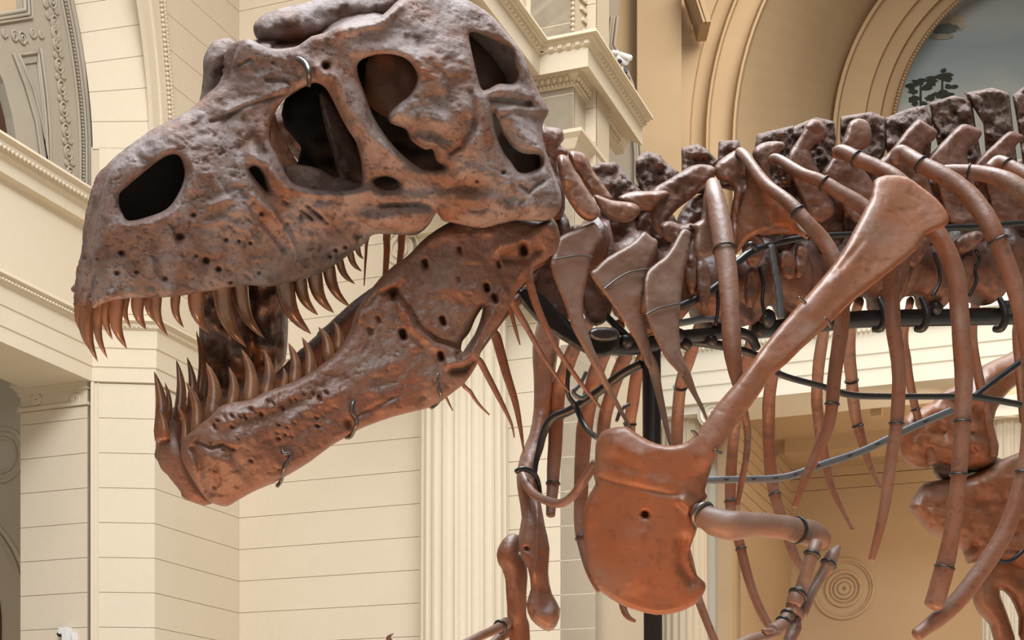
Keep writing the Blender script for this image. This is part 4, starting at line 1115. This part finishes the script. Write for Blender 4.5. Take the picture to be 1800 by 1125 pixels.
for cx in (1360, 1440, 1525, 1612, 1700, 1790, 1880):
    relief('neural_arch', [(cx - 44, 296), (cx, 280), (cx + 42, 284), (cx + 47, 350), (cx + 42, 440), (cx, 450), (cx - 42, 446), (cx - 47, 370)], FB, -0.03, M['centrum'], SK, T=0.045, R=16, step=5, noise=(0.03, 24), smooth=3)
# spine wires clipping the centra to the armature
for (pts) in ([(1642, 445), (1650, 470), (1652, 495), (1640, 520)], [(1715, 440), (1722, 455), (1714, 472), (1716, 495), (1704, 520)], [(1335, 470), (1342, 500), (1340, 530), (1345, 555)], [(1270, 470), (1262, 500), (1262, 540), (1258, 570)]):
    tube('wire_clip', [(x, y, 0.115, 3.2) for x, y in pts], FB, M['steel'], SK, 8)

# ------------------------------------------------------------------ neck ribs (flat blades with long tails)
def blade(poly, tail, w, wire=None, partner=False):
    o = relief('cervical_rib', poly, FB, w, M['blade'], SK, T=0.013, R=6, step=3.2, noise=(0.006, 40), smooth=2)
    if tail: tube('rib_tail', [(*tail[0][:3], tail[0][3] * 0.45)] + tail[1:], FB, M['blade'], o, 10)
    if partner:                                                          # its fellow on the far side of the neck
        Vf = np.array([v.co for v in o.data.vertices])
        mesh_obj('cervical_rib', FB.mirror(Vf), [tuple(p.vertices)[::-1] for p in o.data.polygons], M['bone'], SK)
    if wire: tube('wire_band', [(x, y, tps(w, np.array([[x, y]], float))[0] + 0.019, 1.6) for x, y in wire], FB, M['wire'], o, 6)
    return o
blade([(983, 417), (1012, 404), (1044, 391), (1053, 404), (1060, 418), (1050, 431), (1044, 445), (1039, 458), (1034, 483), (1027, 515), (1025, 535), (1026, 556), (1036, 589), (1047, 622), (1054, 640), (1046, 648), (1033, 628), (1018, 600), (1005, 575), (994, 540), (980, 505), (967, 466), (976, 442)],
      [(1036, 605, .26, 9), (1048, 640, .26, 7.5), (1066, 677, .255, 5.5), (1090, 720, .25, 4), (1113, 760, .245, 2)], [(967, 464, .25), (1060, 418, .24), (1040, 600, .26)], [(974, 456), (995, 452), (1020, 449), (1042, 452)])
blade([(1047, 472), (1067, 453), (1106, 430), (1122, 416), (1133, 407), (1146, 417), (1157, 425), (1150, 450), (1139, 472), (1133, 506), (1128, 550), (1136, 578), (1143, 608), (1151, 640), (1139, 648), (1128, 625), (1117, 600), (1089, 554), (1061, 515), (1037, 483)],
      [(1136, 615, .27, 12), (1148, 645, .27, 9.5), (1158, 690, .265, 7), (1168, 735, .26, 5.5), (1179, 782, .255, 3.5)], [(1040, 480, .27), (1150, 425, .24), (1140, 640, .27)], [(1062, 508), (1085, 490), (1108, 478), (1139, 473)])
blade([(1142, 472), (1167, 453), (1180, 436), (1190, 417), (1201, 402), (1217, 408), (1214, 431), (1203, 478), (1197, 525), (1194, 567), (1197, 617), (1210, 652), (1200, 662), (1186, 648), (1170, 630), (1150, 592), (1136, 556), (1133, 525), (1133, 492)],
      [(1186, 620, .30, 12), (1204, 655, .30, 8.5), (1220, 690, .30, 5), (1233, 715, .295, 3.5), (1244, 740, .29, 2)], [(1140, 480, .28), (1210, 410, .23), (1200, 650, .30)], [(1136, 553), (1160, 541), (1195, 534)])
thin = [[(940, 470, .05, 6), (850, 575, .14, 5), (800, 650, .19, 4), (783, 688, .22, 2.6), (788, 706, .22, 2.2), (796, 722, .22, 1)], [(945, 480, .05, 6), (875, 570, .15, 5), (815, 662, .24, 4), (828, 690, .24, 3.4), (842, 711, .24, 2.6), (860, 729, .24, 1.4)],
        [(950, 490, .0, 6), (890, 545, .06, 6), (838, 615, .10, 6), (848, 642, .10, 6), (872, 689, .10, 5.2), (894, 733, .10, 3.2), (901, 752, .10, 2), (904, 769, .10, 1.2)],
        [(955, 500, .0, 7), (905, 535, .03, 7), (868, 575, .05, 8), (874, 598, .05, 9), (889, 653, .05, 8), (906, 708, .05, 6), (916, 760, .05, 3.6), (921, 797, .05, 1.2)],
        [(955, 460, .08, 5), (915, 488, .13, 5), (893, 520, .16, 5), (900, 555, .16, 4), (908, 585, .16, 3), (914, 606, .16, 1.2)],
        [(960, 450, .08, 6), (920, 480, .15, 7), (894, 510, .20, 8), (905, 540, .20, 7), (924, 572, .20, 5.4), (950, 619, .20, 4), (978, 661, .20, 3), (1000, 689, .20, 1.4)],
        [(985, 440, .08, 6), (950, 450, .17, 7), (930, 478, .23, 8), (936, 515, .23, 7.5), (952, 558, .23, 6.2), (978, 611, .23, 5), (1006, 653, .23, 4.2), (1033, 689, .23, 3.4), (1064, 726, .23, 1.6)],
        [(760, 330, -.12, 8), (700, 365, -.17, 8), (681, 408, -.20, 7), (680, 440, -.20, 6), (677, 490, -.20, 5)], [(790, 330, -.14, 8), (730, 365, -.19, 8), (708, 408, -.22, 7), (705, 440, -.22, 6), (700, 480, -.22, 5)], [(700, 350, -.20, 4), (660, 385, -.23, 4), (646, 420, -.24, 3), (643, 450, -.24, 2.5), (640, 502, -.24, 1)]]
for i, t in enumerate(thin):
    tube('cervical_rib', t, FB, M['bone'], SK, 10)

# ------------------------------------------------------------------ trunk ribs
def rib(pts, bands=(), mat='bone', flat=(0.8, 1), lump=0.10, seed=0):
    o, C, Rr = tube('rib', pts, FB, M[mat], SK, 12, flat, lump, 6, seed)
    for f in bands: band(o, C, Rr, f)
    return o
# near (left) side
rib([(1253, 322, .24, 13), (1257, 345, .28, 17), (1266, 390, .32, 19), (1275, 450, .36, 18.5), (1281, 510, .39, 17.5), (1285, 570, .41, 17), (1288, 620, .42, 16), (1296, 668, .42, 11), (1306, 715, .41, 8), (1314, 760, .39, 6.5), (1311, 810, .37, 6), (1303, 850, .35, 5.5), (1296, 888, .33, 4)], (0.24,), lump=0.14)
relief('rib_head', [(1246, 318), (1262, 318), (1270, 360), (1286, 388), (1284, 420), (1262, 440), (1236, 455), (1218, 440), (1222, 405), (1208, 398), (1232, 386), (1236, 345)], FB, 0.24, M['bone'], SK, T=0.024, R=12, step=4, noise=(0.008, 24))
rib([(1300, 266, .16, 9), (1312, 278, .20, 10), (1344, 322, .27, 11), (1386, 356, .34, 12), (1417, 389, .38, 13), (1447, 422, .40, 14), (1466, 458, .42, 15), (1478, 510, .43, 14), (1480, 560, .43, 14), (1474, 610, .43, 13.5), (1467, 660, .42, 12.5), (1459, 735, .40, 11), (1438, 792, .37, 10), (1415, 842, .35, 8), (1397, 890, .33, 5)],
    (0.26, 0.77), seed=1)
relief('rib_head', [(1310, 280), (1345, 322), (1386, 360), (1410, 392), (1426, 425), (1380, 400), (1350, 405), (1316, 420), (1292, 448), (1296, 380), (1312, 330)], FB, [(1300, 300, .17), (1400, 390, .30), (1300, 440, .15)], M['scapula'], SK, T=0.018, R=10, step=4, noise=(0.006, 24))
rib([(1355, 281, .16, 8), (1368, 280, .18, 9), (1411, 306, .25, 11), (1444, 319, .29, 12), (1472, 336, .32, 13), (1522, 367, .37, 14), (1548, 410, .40, 15), (1562, 460, .41, 15), (1566, 510, .41, 14.5), (1570, 570, .42, 14), (1578, 630, .42, 13), (1580, 680, .42, 12.5), (1576, 745, .41, 12), (1568, 797, .40, 11.5), (1560, 855, .39, 10.5), (1550, 915, .38, 9), (1532, 983, .36, 6)],
    (0.20, 0.76), seed=2)
rib([(1468, 272, .17, 9), (1478, 266, .19, 12), (1511, 281, .24, 13), (1544, 295, .28, 13.5), (1580, 318, .33, 14), (1620, 360, .37, 15), (1646, 408, .41, 16), (1667, 445, .43, 17), (1681, 490, .44, 17), (1686, 540, .44, 16.5), (1690, 600, .45, 17), (1694, 660, .45, 16), (1692, 730, .45, 15), (1688, 800, .44, 14.5), (1682, 870, .43, 14.5), (1672, 945, .41, 15), (1658, 1007, .39, 17), (1642, 1062, .37, 18)],
    (0.11, 0.72, 0.80, 0.94), seed=3, lump=0.13)
rib([(1572, 284, .18, 10), (1580, 268, .19, 12), (1596, 274, .21, 14), (1619, 289, .25, 14), (1656, 308, .30, 16), (1689, 330, .34, 17), (1717, 360, .38, 18), (1742, 400, .42, 18), (1764, 450, .44, 17), (1785, 510, .46, 16), (1800, 570, .47, 15), (1810, 640, .47, 15), (1812, 720, .47, 15), (1806, 800, .46, 15), (1795, 850, .45, 15), (1772, 924, .43, 16), (1733, 991, .40, 16), (1684, 1055, .37, 16), (1645, 1090, .35, 15), (1612, 1116, .34, 12)],
    (0.16, 0.40, 0.72), seed=4, lump=0.13)
rib([(1655, 300, .18, 10), (1690, 302, .22, 13), (1730, 306, .27, 14), (1772, 320, .33, 16), (1815, 350, .38, 17), (1850, 400, .42, 17), (1870, 480, .45, 16), (1880, 600, .47, 15)], (0.20,), seed=5)
rib([(1739, 296, .18, 10), (1756, 284, .19, 11), (1780, 295, .23, 12), (1815, 315, .28, 14), (1860, 350, .34, 15), (1900, 420, .38, 15)], (0.35,), seed=6)
# far (right) side, curving down behind
far = [
    ([(1040, 560, -.05, 10), (1015, 600, -.15, 12), (996, 645, -.28, 13), (981, 690, -.34, 13), (976, 780, -.36, 12.5), (972, 850, -.35, 11), (968, 905, -.32, 8)], (0.6, 0.85)),
    ([(1090, 570, -.05, 10), (1062, 620, -.18, 13), (1045, 665, -.30, 14), (1031, 733, -.37, 14), (1024, 790, -.39, 14), (1021, 872, -.38, 12), (1020, 930, -.36, 10), (1028, 975, -.33, 8), (1040, 1013, -.30, 6.5), (1053, 1038, -.28, 5)], (0.72,)),
    ([(1120, 580, -.05, 10), (1096, 634, -.20, 12), (1074, 692, -.32, 12), (1062, 745, -.38, 11.5), (1060, 800, -.40, 11), (1062, 900, -.39, 10), (1085, 1010, -.33, 7), (1098, 1075, -.28, 6), (1116, 1092, -.25, 3)], ()),
    ([(1150, 580, -.05, 10), (1122, 650, -.22, 11), (1112, 710, -.34, 11), (1106, 770, -.40, 10), (1108, 900, -.40, 9), (1150, 1030, -.32, 7)], (0.55,)),
    ([(1235, 560, -.05, 11), (1212, 630, -.22, 11), (1196, 680, -.34, 11), (1190, 770, -.42, 10.5), (1192, 900, -.42, 9), (1212, 990, -.38, 8), (1230, 1060, -.33, 7.5), (1258, 1130, -.28, 7)], (0.30,)),
    ([(1330, 560, -.05, 11), (1310, 650, -.26, 11), (1296, 720, -.38, 10.5), (1289, 780, -.44, 10), (1284, 850, -.46, 10), (1286, 910, -.45, 9.5), (1300, 955, -.43, 9), (1317, 1021, -.40, 8.5), (1336, 1071, -.37, 8), (1356, 1106, -.34, 7)], (0.50, 0.70)),
    ([(1385, 560, -.05, 11), (1365, 630, -.26, 11.5), (1353, 690, -.40, 11.5), (1351, 750, -.46, 11), (1354, 820, -.48, 11), (1364, 878, -.47, 10.5), (1378, 920, -.45, 9.5), (1394, 969, -.42, 8.5), (1412, 1005, -.40, 6)], (0.62,)),
    ([(1460, 540, -.05, 11), (1445, 600, -.28, 11), (1436, 680, -.42, 10.5), (1439, 740, -.46, 10), (1448, 795, -.48, 9), (1460, 850, -.47, 6.5), (1478, 892, -.45, 4.5), (1492, 918, -.43, 3), (1499, 930, -.42, 3.8)], ()),
    ([(1510, 530, -.05, 11), (1496, 580, -.26, 11), (1493, 620, -.36, 11), (1497, 669, -.43, 11), (1503, 725, -.47, 10.5), (1514, 770, -.48, 9), (1530, 820, -.47, 6), (1548, 858, -.45, 4)], (0.45, 0.66)),
    ([(1600, 530, -.05, 9), (1590, 590, -.28, 8), (1594, 630, -.40, 8), (1602, 685, -.46, 7.5), (1614, 735, -.48, 7.5), (1628, 775, -.48, 8), (1639, 812, -.47, 8)], (0.62,)),
    ([(1715, 530, -.05, 10), (1710, 590, -.28, 9), (1718, 650, -.42, 9), (1730, 710, -.47, 8.5), (1742, 770, -.48, 8), (1746, 800, -.48, 7)], ()),
    ([(1795, 530, -.05, 9), (1786, 580, -.28, 8), (1792, 650, -.40, 8), (1800, 740, -.46, 8)], ()),
]
for i, (p, b) in enumerate(far):
    rib(p, b, seed=20 + i, lump=0.12)

# ------------------------------------------------------------------ near shoulder blade and coracoid
sc_out = [(1536, 318), (1550, 310), (1564, 308), (1594, 311), (1619, 328), (1647, 350), (1664, 372), (1668, 388), (1660, 399), (1642, 406), (1628, 414), (1611, 439), (1575, 469), (1544, 494), (1494, 533), (1467, 561), (1433, 592), (1408, 614), (1383, 639),
          (1356, 662), (1340, 685), (1322, 711), (1294, 747), (1272, 781), (1253, 817), (1242, 852), (1240, 866), (1244, 873), (1236, 884), (1224, 892), (1215, 902), (1222, 915), (1226, 928), (1218, 950), (1212, 972), (1216, 992), (1226, 1012), (1239, 1024),
          (1240, 1036), (1228, 1057), (1210, 1069), (1189, 1077), (1153, 1081), (1106, 1069), (1072, 1052), (1050, 1032), (1038, 1008), (1031, 985), (1025, 932), (1026, 896), (1036, 869), (1047, 850), (1043, 835), (1046, 806), (1047, 781), (1056, 761),
          (1072, 753), (1100, 750), (1117, 760), (1142, 775), (1169, 783), (1197, 781), (1217, 769), (1239, 742), (1261, 710), (1294, 672), (1330, 624), (1372, 572), (1411, 528), (1450, 483), (1478, 447), (1500, 406), (1522, 364), (1531, 345)]
sc_w = [(1600, 340, .46), (1540, 420, .485), (1440, 550, .50), (1330, 680, .48), (1250, 770, .44), (1220, 900, .40), (1130, 800, .34), (1060, 790, .26), (1040, 930, .22), (1130, 930, .33), (1120, 1060, .30), (1220, 1040, .38)]
SCAP = relief('shoulder_blade', sc_out, FB, sc_w, M['scapula'], SK, T=0.016, R=10, step=3.4, noise=(0.004, 70), crack=(0.0015, 60), smooth=2, feats=[
    ([(1050, 838), (1080, 848), (1120, 856), (1160, 866), (1200, 872)], 4, -.004), ([(1060, 826), (1110, 838), (1170, 852)], 12, .004), ([(1134, 904)], 5, -.05), ([(1520, 420), (1490, 455), (1455, 490)], 5, -.004), ([(1560, 350), (1500, 440), (1430, 540)], 26, .010),
    ([(1200, 880), (1222, 900)], 10, .016), ([(1202, 950), (1200, 990), (1215, 1018)], 12, -.014), ([(1080, 780), (1120, 800)], 22, .012), ([(1100, 960), (1120, 1010)], 34, .010), ([(1330, 640), (1280, 720), (1240, 800)], 22, .010)])
SCAP['label'] = 'long orange-brown shoulder blade with round coracoid'
for pts in ([(1404, 524), (1409, 527), (1416, 533)], [(1449, 560), (1455, 565), (1460, 574)], [(1217, 757), (1221, 760), (1225, 766)], [(1256, 792), (1262, 795), (1268, 796)]):
    tube('steel_pin', [(x, y, .525 if y < 600 else .475, 3.2) for x, y in pts], FB, M['wire'], SCAP, 8)
# wishbone
tube('wishbone', [(917, 830, -.30, 7), (925, 850, -.26, 8), (938, 868, -.20, 8), (956, 878, -.10, 7.5), (983, 885, .02, 8), (1006, 872, .10, 8), (1028, 842, .16, 8.5), (1046, 814, .20, 8)], FB, M['bone'], SK, 10, lump=0.12)
# far shoulder blade, coracoid seen edge-on, and far arm
FSC = relief('shoulder_blade', [(948, 556), (960, 550), (975, 556), (984, 596), (978, 640), (972, 690), (966, 740), (955, 790), (944, 822), (944, 850), (950, 880), (958, 924), (966, 963), (964, 1007), (970, 1043), (985, 1071), (978, 1100), (964, 1110),
                                (948, 1102), (933, 1088), (925, 1063), (933, 1035), (928, 1000), (915, 975), (911, 944), (917, 910), (911, 869), (908, 838), (915, 800), (930, 765), (938, 720), (938, 660), (936, 610)], FB,
             [(960, 600, -.36), (950, 720, -.38), (925, 830, -.34), (940, 950, -.24), (960, 1090, -.18)], M['bone'], SK, T=0.04, R=15, step=3.6, noise=(0.008, 40), feats=[
                 ([(945, 850), (946, 924), (944, 980), (932, 1040), (928, 1070)], 4, .018), ([(960, 980), (965, 1060)], 14, -.012), ([(926, 964)], 4, -.03)])
FSC['label'] = 'far shoulder blade seen edge-on'
tube('steel_band', [(907, 829, -.26, 4.5), (918, 824, -.25, 5), (932, 828, -.25, 5), (941, 836, -.27, 5), (946, 848, -.30, 4.5), (949, 866, -.30, 4)], FB, M['steel'], FSC, 8)
tube('upper_arm_bone', [(905, 952, -.34, 18), (892, 975, -.33, 19), (905, 1000, -.33, 21), (908, 1040, -.34, 18), (908, 1075, -.35, 17), (912, 1100, -.36, 19), (914, 1135, -.36, 18)], FB, M['bone'], SK, 14, lump=0.16)
fa_, C_, R_ = tube('forearm_bone', [(890, 1095, -.30, 11), (872, 1106, -.26, 9), (845, 1118, -.20, 8), (815, 1134, -.15, 9)], FB, M['bone'], SK, 12, lump=0.12)
band(fa_, C_, R_, 0.25, 0.006)
tube('forearm_bone', [(895, 1108, -.36, 10), (880, 1120, -.34, 9), (860, 1138, -.30, 9)], FB, M['bone'], SK, 12, lump=0.12)
tube('claw', [(690, 1135, -.05, 7), (684, 1126, -.05, 5.5), (684, 1119, -.05, 3.5), (691, 1114, -.05, 1)], FB, M['bone'], SK, 8)

# ------------------------------------------------------------------ near arm
hu, C_, R_ = tube('upper_arm_bone', [(1226, 897, .42, 16), (1240, 908, .45, 21), (1265, 920, .48, 25), (1295, 924, .50, 25), (1330, 922, .50, 22), (1365, 925, .49, 21), (1400, 932, .47, 22), (1430, 940, .45, 23), (1446, 952, .44, 19)], FB, M['blade'], SK, 18, (0.85, 1), 0.13, 7)
band(hu, C_, R_, 0.10, 0.008, M['wire']); band(hu, C_, R_, 0.75, 0.004)
ra, C_, R_ = tube('forearm_bone', [(1434, 957, .50, 12), (1430, 968, .51, 12), (1424, 985, .51, 11.5), (1415, 1015, .50, 11.5), (1408, 1035, .49, 12), (1400, 1050, .49, 15), (1396, 1060, .49, 14)], FB, M['blade'], SK, 14, (1, 1), 0.10)
band(ra, C_, R_, 0.26, 0.006); band(ra, C_, R_, 0.80, 0.006)
ul, C_, R_ = tube('forearm_bone', [(1474, 962, .44, 5), (1464, 976, .44, 12), (1456, 992, .44, 12), (1444, 1012, .44, 9), (1430, 1036, .45, 9), (1418, 1058, .46, 11), (1408, 1080, .47, 12)], FB, M['blade'], SK, 14, (1, 1), 0.10)
band(ul, C_, R_, 0.34, 0.006)
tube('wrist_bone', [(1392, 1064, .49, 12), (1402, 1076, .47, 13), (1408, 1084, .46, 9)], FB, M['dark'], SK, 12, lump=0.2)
h1, C_, R_ = tube('hand_bone', [(1387, 1076, .52, 10), (1380, 1088, .53, 10), (1372, 1100, .54, 12), (1360, 1108, .55, 13)], FB, M['blade'], SK, 12, lump=0.14)
band(h1, C_, R_, 0.2, 0.005); band(h1, C_, R_, 0.5, 0.005)
tube('hand_bone', [(1366, 1112, .55, 9), (1345, 1118, .57, 9), (1320, 1124, .60, 10), (1295, 1136, .62, 10)], FB, M['blade'], SK, 12, lump=0.14)
tube('hand_bone', [(1398, 1090, .47, 11), (1396, 1104, .48, 13), (1390, 1120, .49, 11), (1382, 1138, .50, 11)], FB, M['vert'], SK, 12, lump=0.16)
tube('finger_bone', [(1356, 1108, .58, 5), (1348, 1110, .59, 6), (1340, 1107, .59, 3)], FB, M['vert'], SK, 10)

# ------------------------------------------------------------------ hind leg glimpsed behind the ribs
LEGW = -0.55
relief('thigh_bone', [(1900, 560), (1800, 606), (1768, 624), (1728, 642), (1703, 665), (1655, 690), (1640, 706), (1610, 720), (1588, 735), (1580, 775), (1586, 805), (1604, 822), (1630, 824), (1650, 812), (1680, 822), (1720, 826), (1748, 815), (1756, 782), (1746, 742), (1762, 702), (1800, 668), (1900, 610)], FB,
       LEGW, M['scapula'], SK, T=0.085, R=44, step=4, crack=(0.006, 40), noise=(0.035, 40), feats=[([(1680, 700), (1700, 760), (1712, 815)], 12, -.03), ([(1730, 700), (1742, 770)], 10, .02), ([(1620, 770)], 26, .02)])
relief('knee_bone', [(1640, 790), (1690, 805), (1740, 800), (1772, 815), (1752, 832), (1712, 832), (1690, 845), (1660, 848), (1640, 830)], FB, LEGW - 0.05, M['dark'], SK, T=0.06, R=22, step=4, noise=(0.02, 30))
relief('shin_bone', [(1598, 892), (1606, 872), (1624, 850), (1660, 843), (1700, 838), (1740, 818), (1800, 792), (1900, 770), (1900, 1000), (1830, 1000), (1800, 1006), (1770, 990), (1742, 984), (1720, 985), (1700, 992), (1690, 965), (1660, 950), (1632, 936), (1612, 912)], FB,
       LEGW, M['scapula'], SK, T=0.09, R=40, step=4, crack=(0.006, 40), noise=(0.035, 40), feats=[([(1690, 968), (1712, 960)], 12, -.05)])
relief('shin_bone', [(1742, 975), (1712, 1000), (1706, 1030), (1712, 1062), (1722, 1080), (1740, 1100), (1752, 1140), (1786, 1140), (1776, 1095), (1764, 1060), (1757, 1036), (1775, 1050), (1790, 1085), (1800, 1140), (1900, 1140), (1880, 985), (1800, 975)], FB,
       LEGW - 0.02, M['scapula'], SK, T=0.07, R=28, step=4, noise=(0.015, 40))
tube('steel_band', [(1740, 974, LEGW + .10, 4), (1757, 986, LEGW + .10, 4), (1775, 986, LEGW + .10, 4), (1792, 974, LEGW + .10, 4), (1810, 955, LEGW + .10, 4)], FB, M['steel'], SK, 8)

# ================================================================== STEEL ARMATURE
AR = thing('steel_armature', 'black steel armature of posts, pipes and straps holding the skeleton', 'armature', FB.pt(np.array([[1155., 1125.]]), np.array([-.1]))[0] * np.array([1, 1, 0]))
pc = FB.pt(np.array([[1150., 800.]]), np.array([0.0]))[0]
Cp = np.array([[pc[0], pc[1], 0.0], [pc[0], pc[1], 1.2], [pc[0] - 0.004, pc[1], 2.3], [pc[0] - 0.008, pc[1], CZ + (HORIZON - 600) / FPX * pc[1]]])
mesh_obj('post', *sweep(Cp, np.full(4, 16.5 * pc[1] / FPX), 20), M['steel'], AR)
mesh_obj('base_plate', *sweep(np.array([[pc[0], pc[1], 0.0], [pc[0], pc[1], 0.03]]), np.array([0.25, 0.25]), 24, caps=False), M['steel'], AR)
def pipe(pts, mat='steel', name='pipe', flat=(1, 1), sides=12):
    return tube(name, pts, FB, M[mat], AR, sides, flat)[0]
pipe([(1330, 580, .0, 15), (1420, 572, .0, 15), (1500, 562, .0, 15), (1600, 559, .0, 15), (1700, 557, .0, 15), (1800, 555, .0, 15), (1900, 553, .0, 15)])
for x in (1548, 1622, 1760):
    o = pipe([(x - 3, 525, .10, 5), (x + 6, 545, .115, 6.5), (x + 7, 562, .115, 7), (x, 577, .10, 7), (x - 12, 578, .08, 6)], name='hook')
pipe([(1150, 600, .0, 12), (1195, 592, .02, 11), (1240, 588, .02, 11), (1290, 584, .04, 10), (1318, 592, .05, 9), (1330, 612, .05, 8)])
pipe([(1150, 612, -.02, 9), (1200, 600, -.02, 9), (1260, 606, .0, 8), (1330, 625, .02, 6), (1372, 658, .10, 5.5), (1444, 679, .10, 5.5), (1494, 694, .10, 6), (1564, 697, .10, 5.5), (1672, 697, .10, 5.5), (1717, 698, .10, 6), (1797, 712, .10, 5.5), (1850, 724, .10, 5)], name='rod')
pipe([(1712, 697, .10, 5), (1750, 668, .10, 5.5), (1800, 632, .10, 5.5), (1850, 600, .10, 5)], name='rod')
pipe([(1126, 640, -.02, 8), (1090, 660, -.08, 8), (1050, 690, -.14, 8), (1005, 720, -.20, 8), (965, 742, -.26, 8), (945, 800, -.3, 5), (940, 835, -.3, 4)], name='brace')
pipe([(1000, 640, -.10, 4), (998, 690, -.12, 4), (1012, 715, -.14, 5), (1030, 752, -.10, 5), (1048, 768, .0, 5), (1054, 768, .1, 4)], name='chest_strap')
pipe([(1105, 712, -.2, 4), (1092, 720, -.2, 4), (1084, 740, -.2, 3)], 'wire', 'hook')
pipe([(1030, 655, -.1, 3.5), (1020, 675, -.1, 3.5), (1008, 690, -.1, 4), (1022, 700, -.1, 4), (1035, 690, -.1, 4)], 'strap', 'chain_hook')
# neck carrier: sloping plate and block
relief('carrier_plate', [(905, 512), (935, 505), (975, 540), (1000, 570), (1030, 590), (1060, 585), (1086, 578), (1088, 612), (1060, 628), (1030, 622), (1000, 605), (960, 580), (925, 545)], FB, 0.08, M['steel'], AR, T=0.025, R=6, step=4)
relief('carrier_block', [(1034, 584), (1044, 576), (1084, 577), (1086, 596), (1060, 600), (1040, 596)], FB, 0.12, M['wire'], AR, T=0.02, R=5, step=3.2)
pipe([(925, 515, .06, 9), (980, 560, .06, 10), (1030, 600, .06, 12), (1090, 612, .04, 13), (1150, 606, .02, 13)])
pipe([(1030, 520, .05, 5), (1070, 560, .05, 6), (1110, 600, .05, 7)], name='brace')
pipe([(1180, 545, .10, 6), (1215, 530, .12, 7), (1250, 510, .12, 7), (1275, 490, .12, 6)], name='brace')
pipe([(1195, 568, .10, 6), (1230, 562, .10, 6), (1262, 560, .10, 5)], 'strap', 'strap')
# upper rod, drop strap, lower perforated strap
pipe([(1285, 468, .26, 6), (1300, 458, .26, 7), (1322, 442, .26, 7), (1356, 430, .26, 5), (1406, 419, .26, 5.5), (1458, 414, .26, 5), (1500, 412, .24, 5), (1580, 406, .2, 5), (1669, 400, .18, 5.5), (1711, 399, .18, 6), (1797, 392, .18, 5), (1850, 388, .18, 5)], 'steel', 'rod')
relief('strap', [(1350, 430), (1361, 428), (1377, 520), (1378, 560), (1367, 562), (1364, 520)], FB, 0.27, M['strap'], AR, T=0.006, R=2, step=3.2, smooth=1)
lo = [(1240, 844), (1300, 843), (1350, 842), (1392, 836), (1439, 819), (1506, 797), (1561, 772), (1606, 750), (1672, 722)]
st, C_, R_ = tube('strap', [(x, y, -.40 + 0.0006 * (x - 1240), 6.5) for x, y in lo], FB, M['strap'], AR, 8, (0.35, 1))
for i in range(4, len(C_) - 2, 5):
    for dd in (-1, 0):
        c = C_[i] + (C_[i + 1] - C_[i]) * (0.35 * dd) + np.array([0, -0.006, 0])
        V, F = sweep(np.array([c, c + np.array([0, -0.004, 0])]), np.array([0.0042, 0.0042]), 8)
        mesh_obj('bolt_hole', V, F, M['steel'], st)
# joint fittings
for (x, y, w_, r) in ((1190, 590, .04, 15), (1205, 606, .03, 12), (1250, 600, .03, 12), (1100, 600, .06, 14), (1025, 595, .08, 12), (1345, 560, .02, 20), (1260, 575, .0, 14), (1560, 545, .04, 14), (1645, 542, .04, 14), (1770, 540, .04, 16)):
    ellipsoid('clamp', FB, x, y, w_, r * 4.2 / FPX, r * 4.2 / FPX, r * 4.2 / FPX * 0.9, M['steel'], AR, 0.3, 8)
# bolted fishing on the upper rod near the first rib
tube('clamp', [(1312, 436, .28, 5), (1320, 430, .29, 6), (1328, 436, .28, 5)], FB, M['steel'], AR, 8)
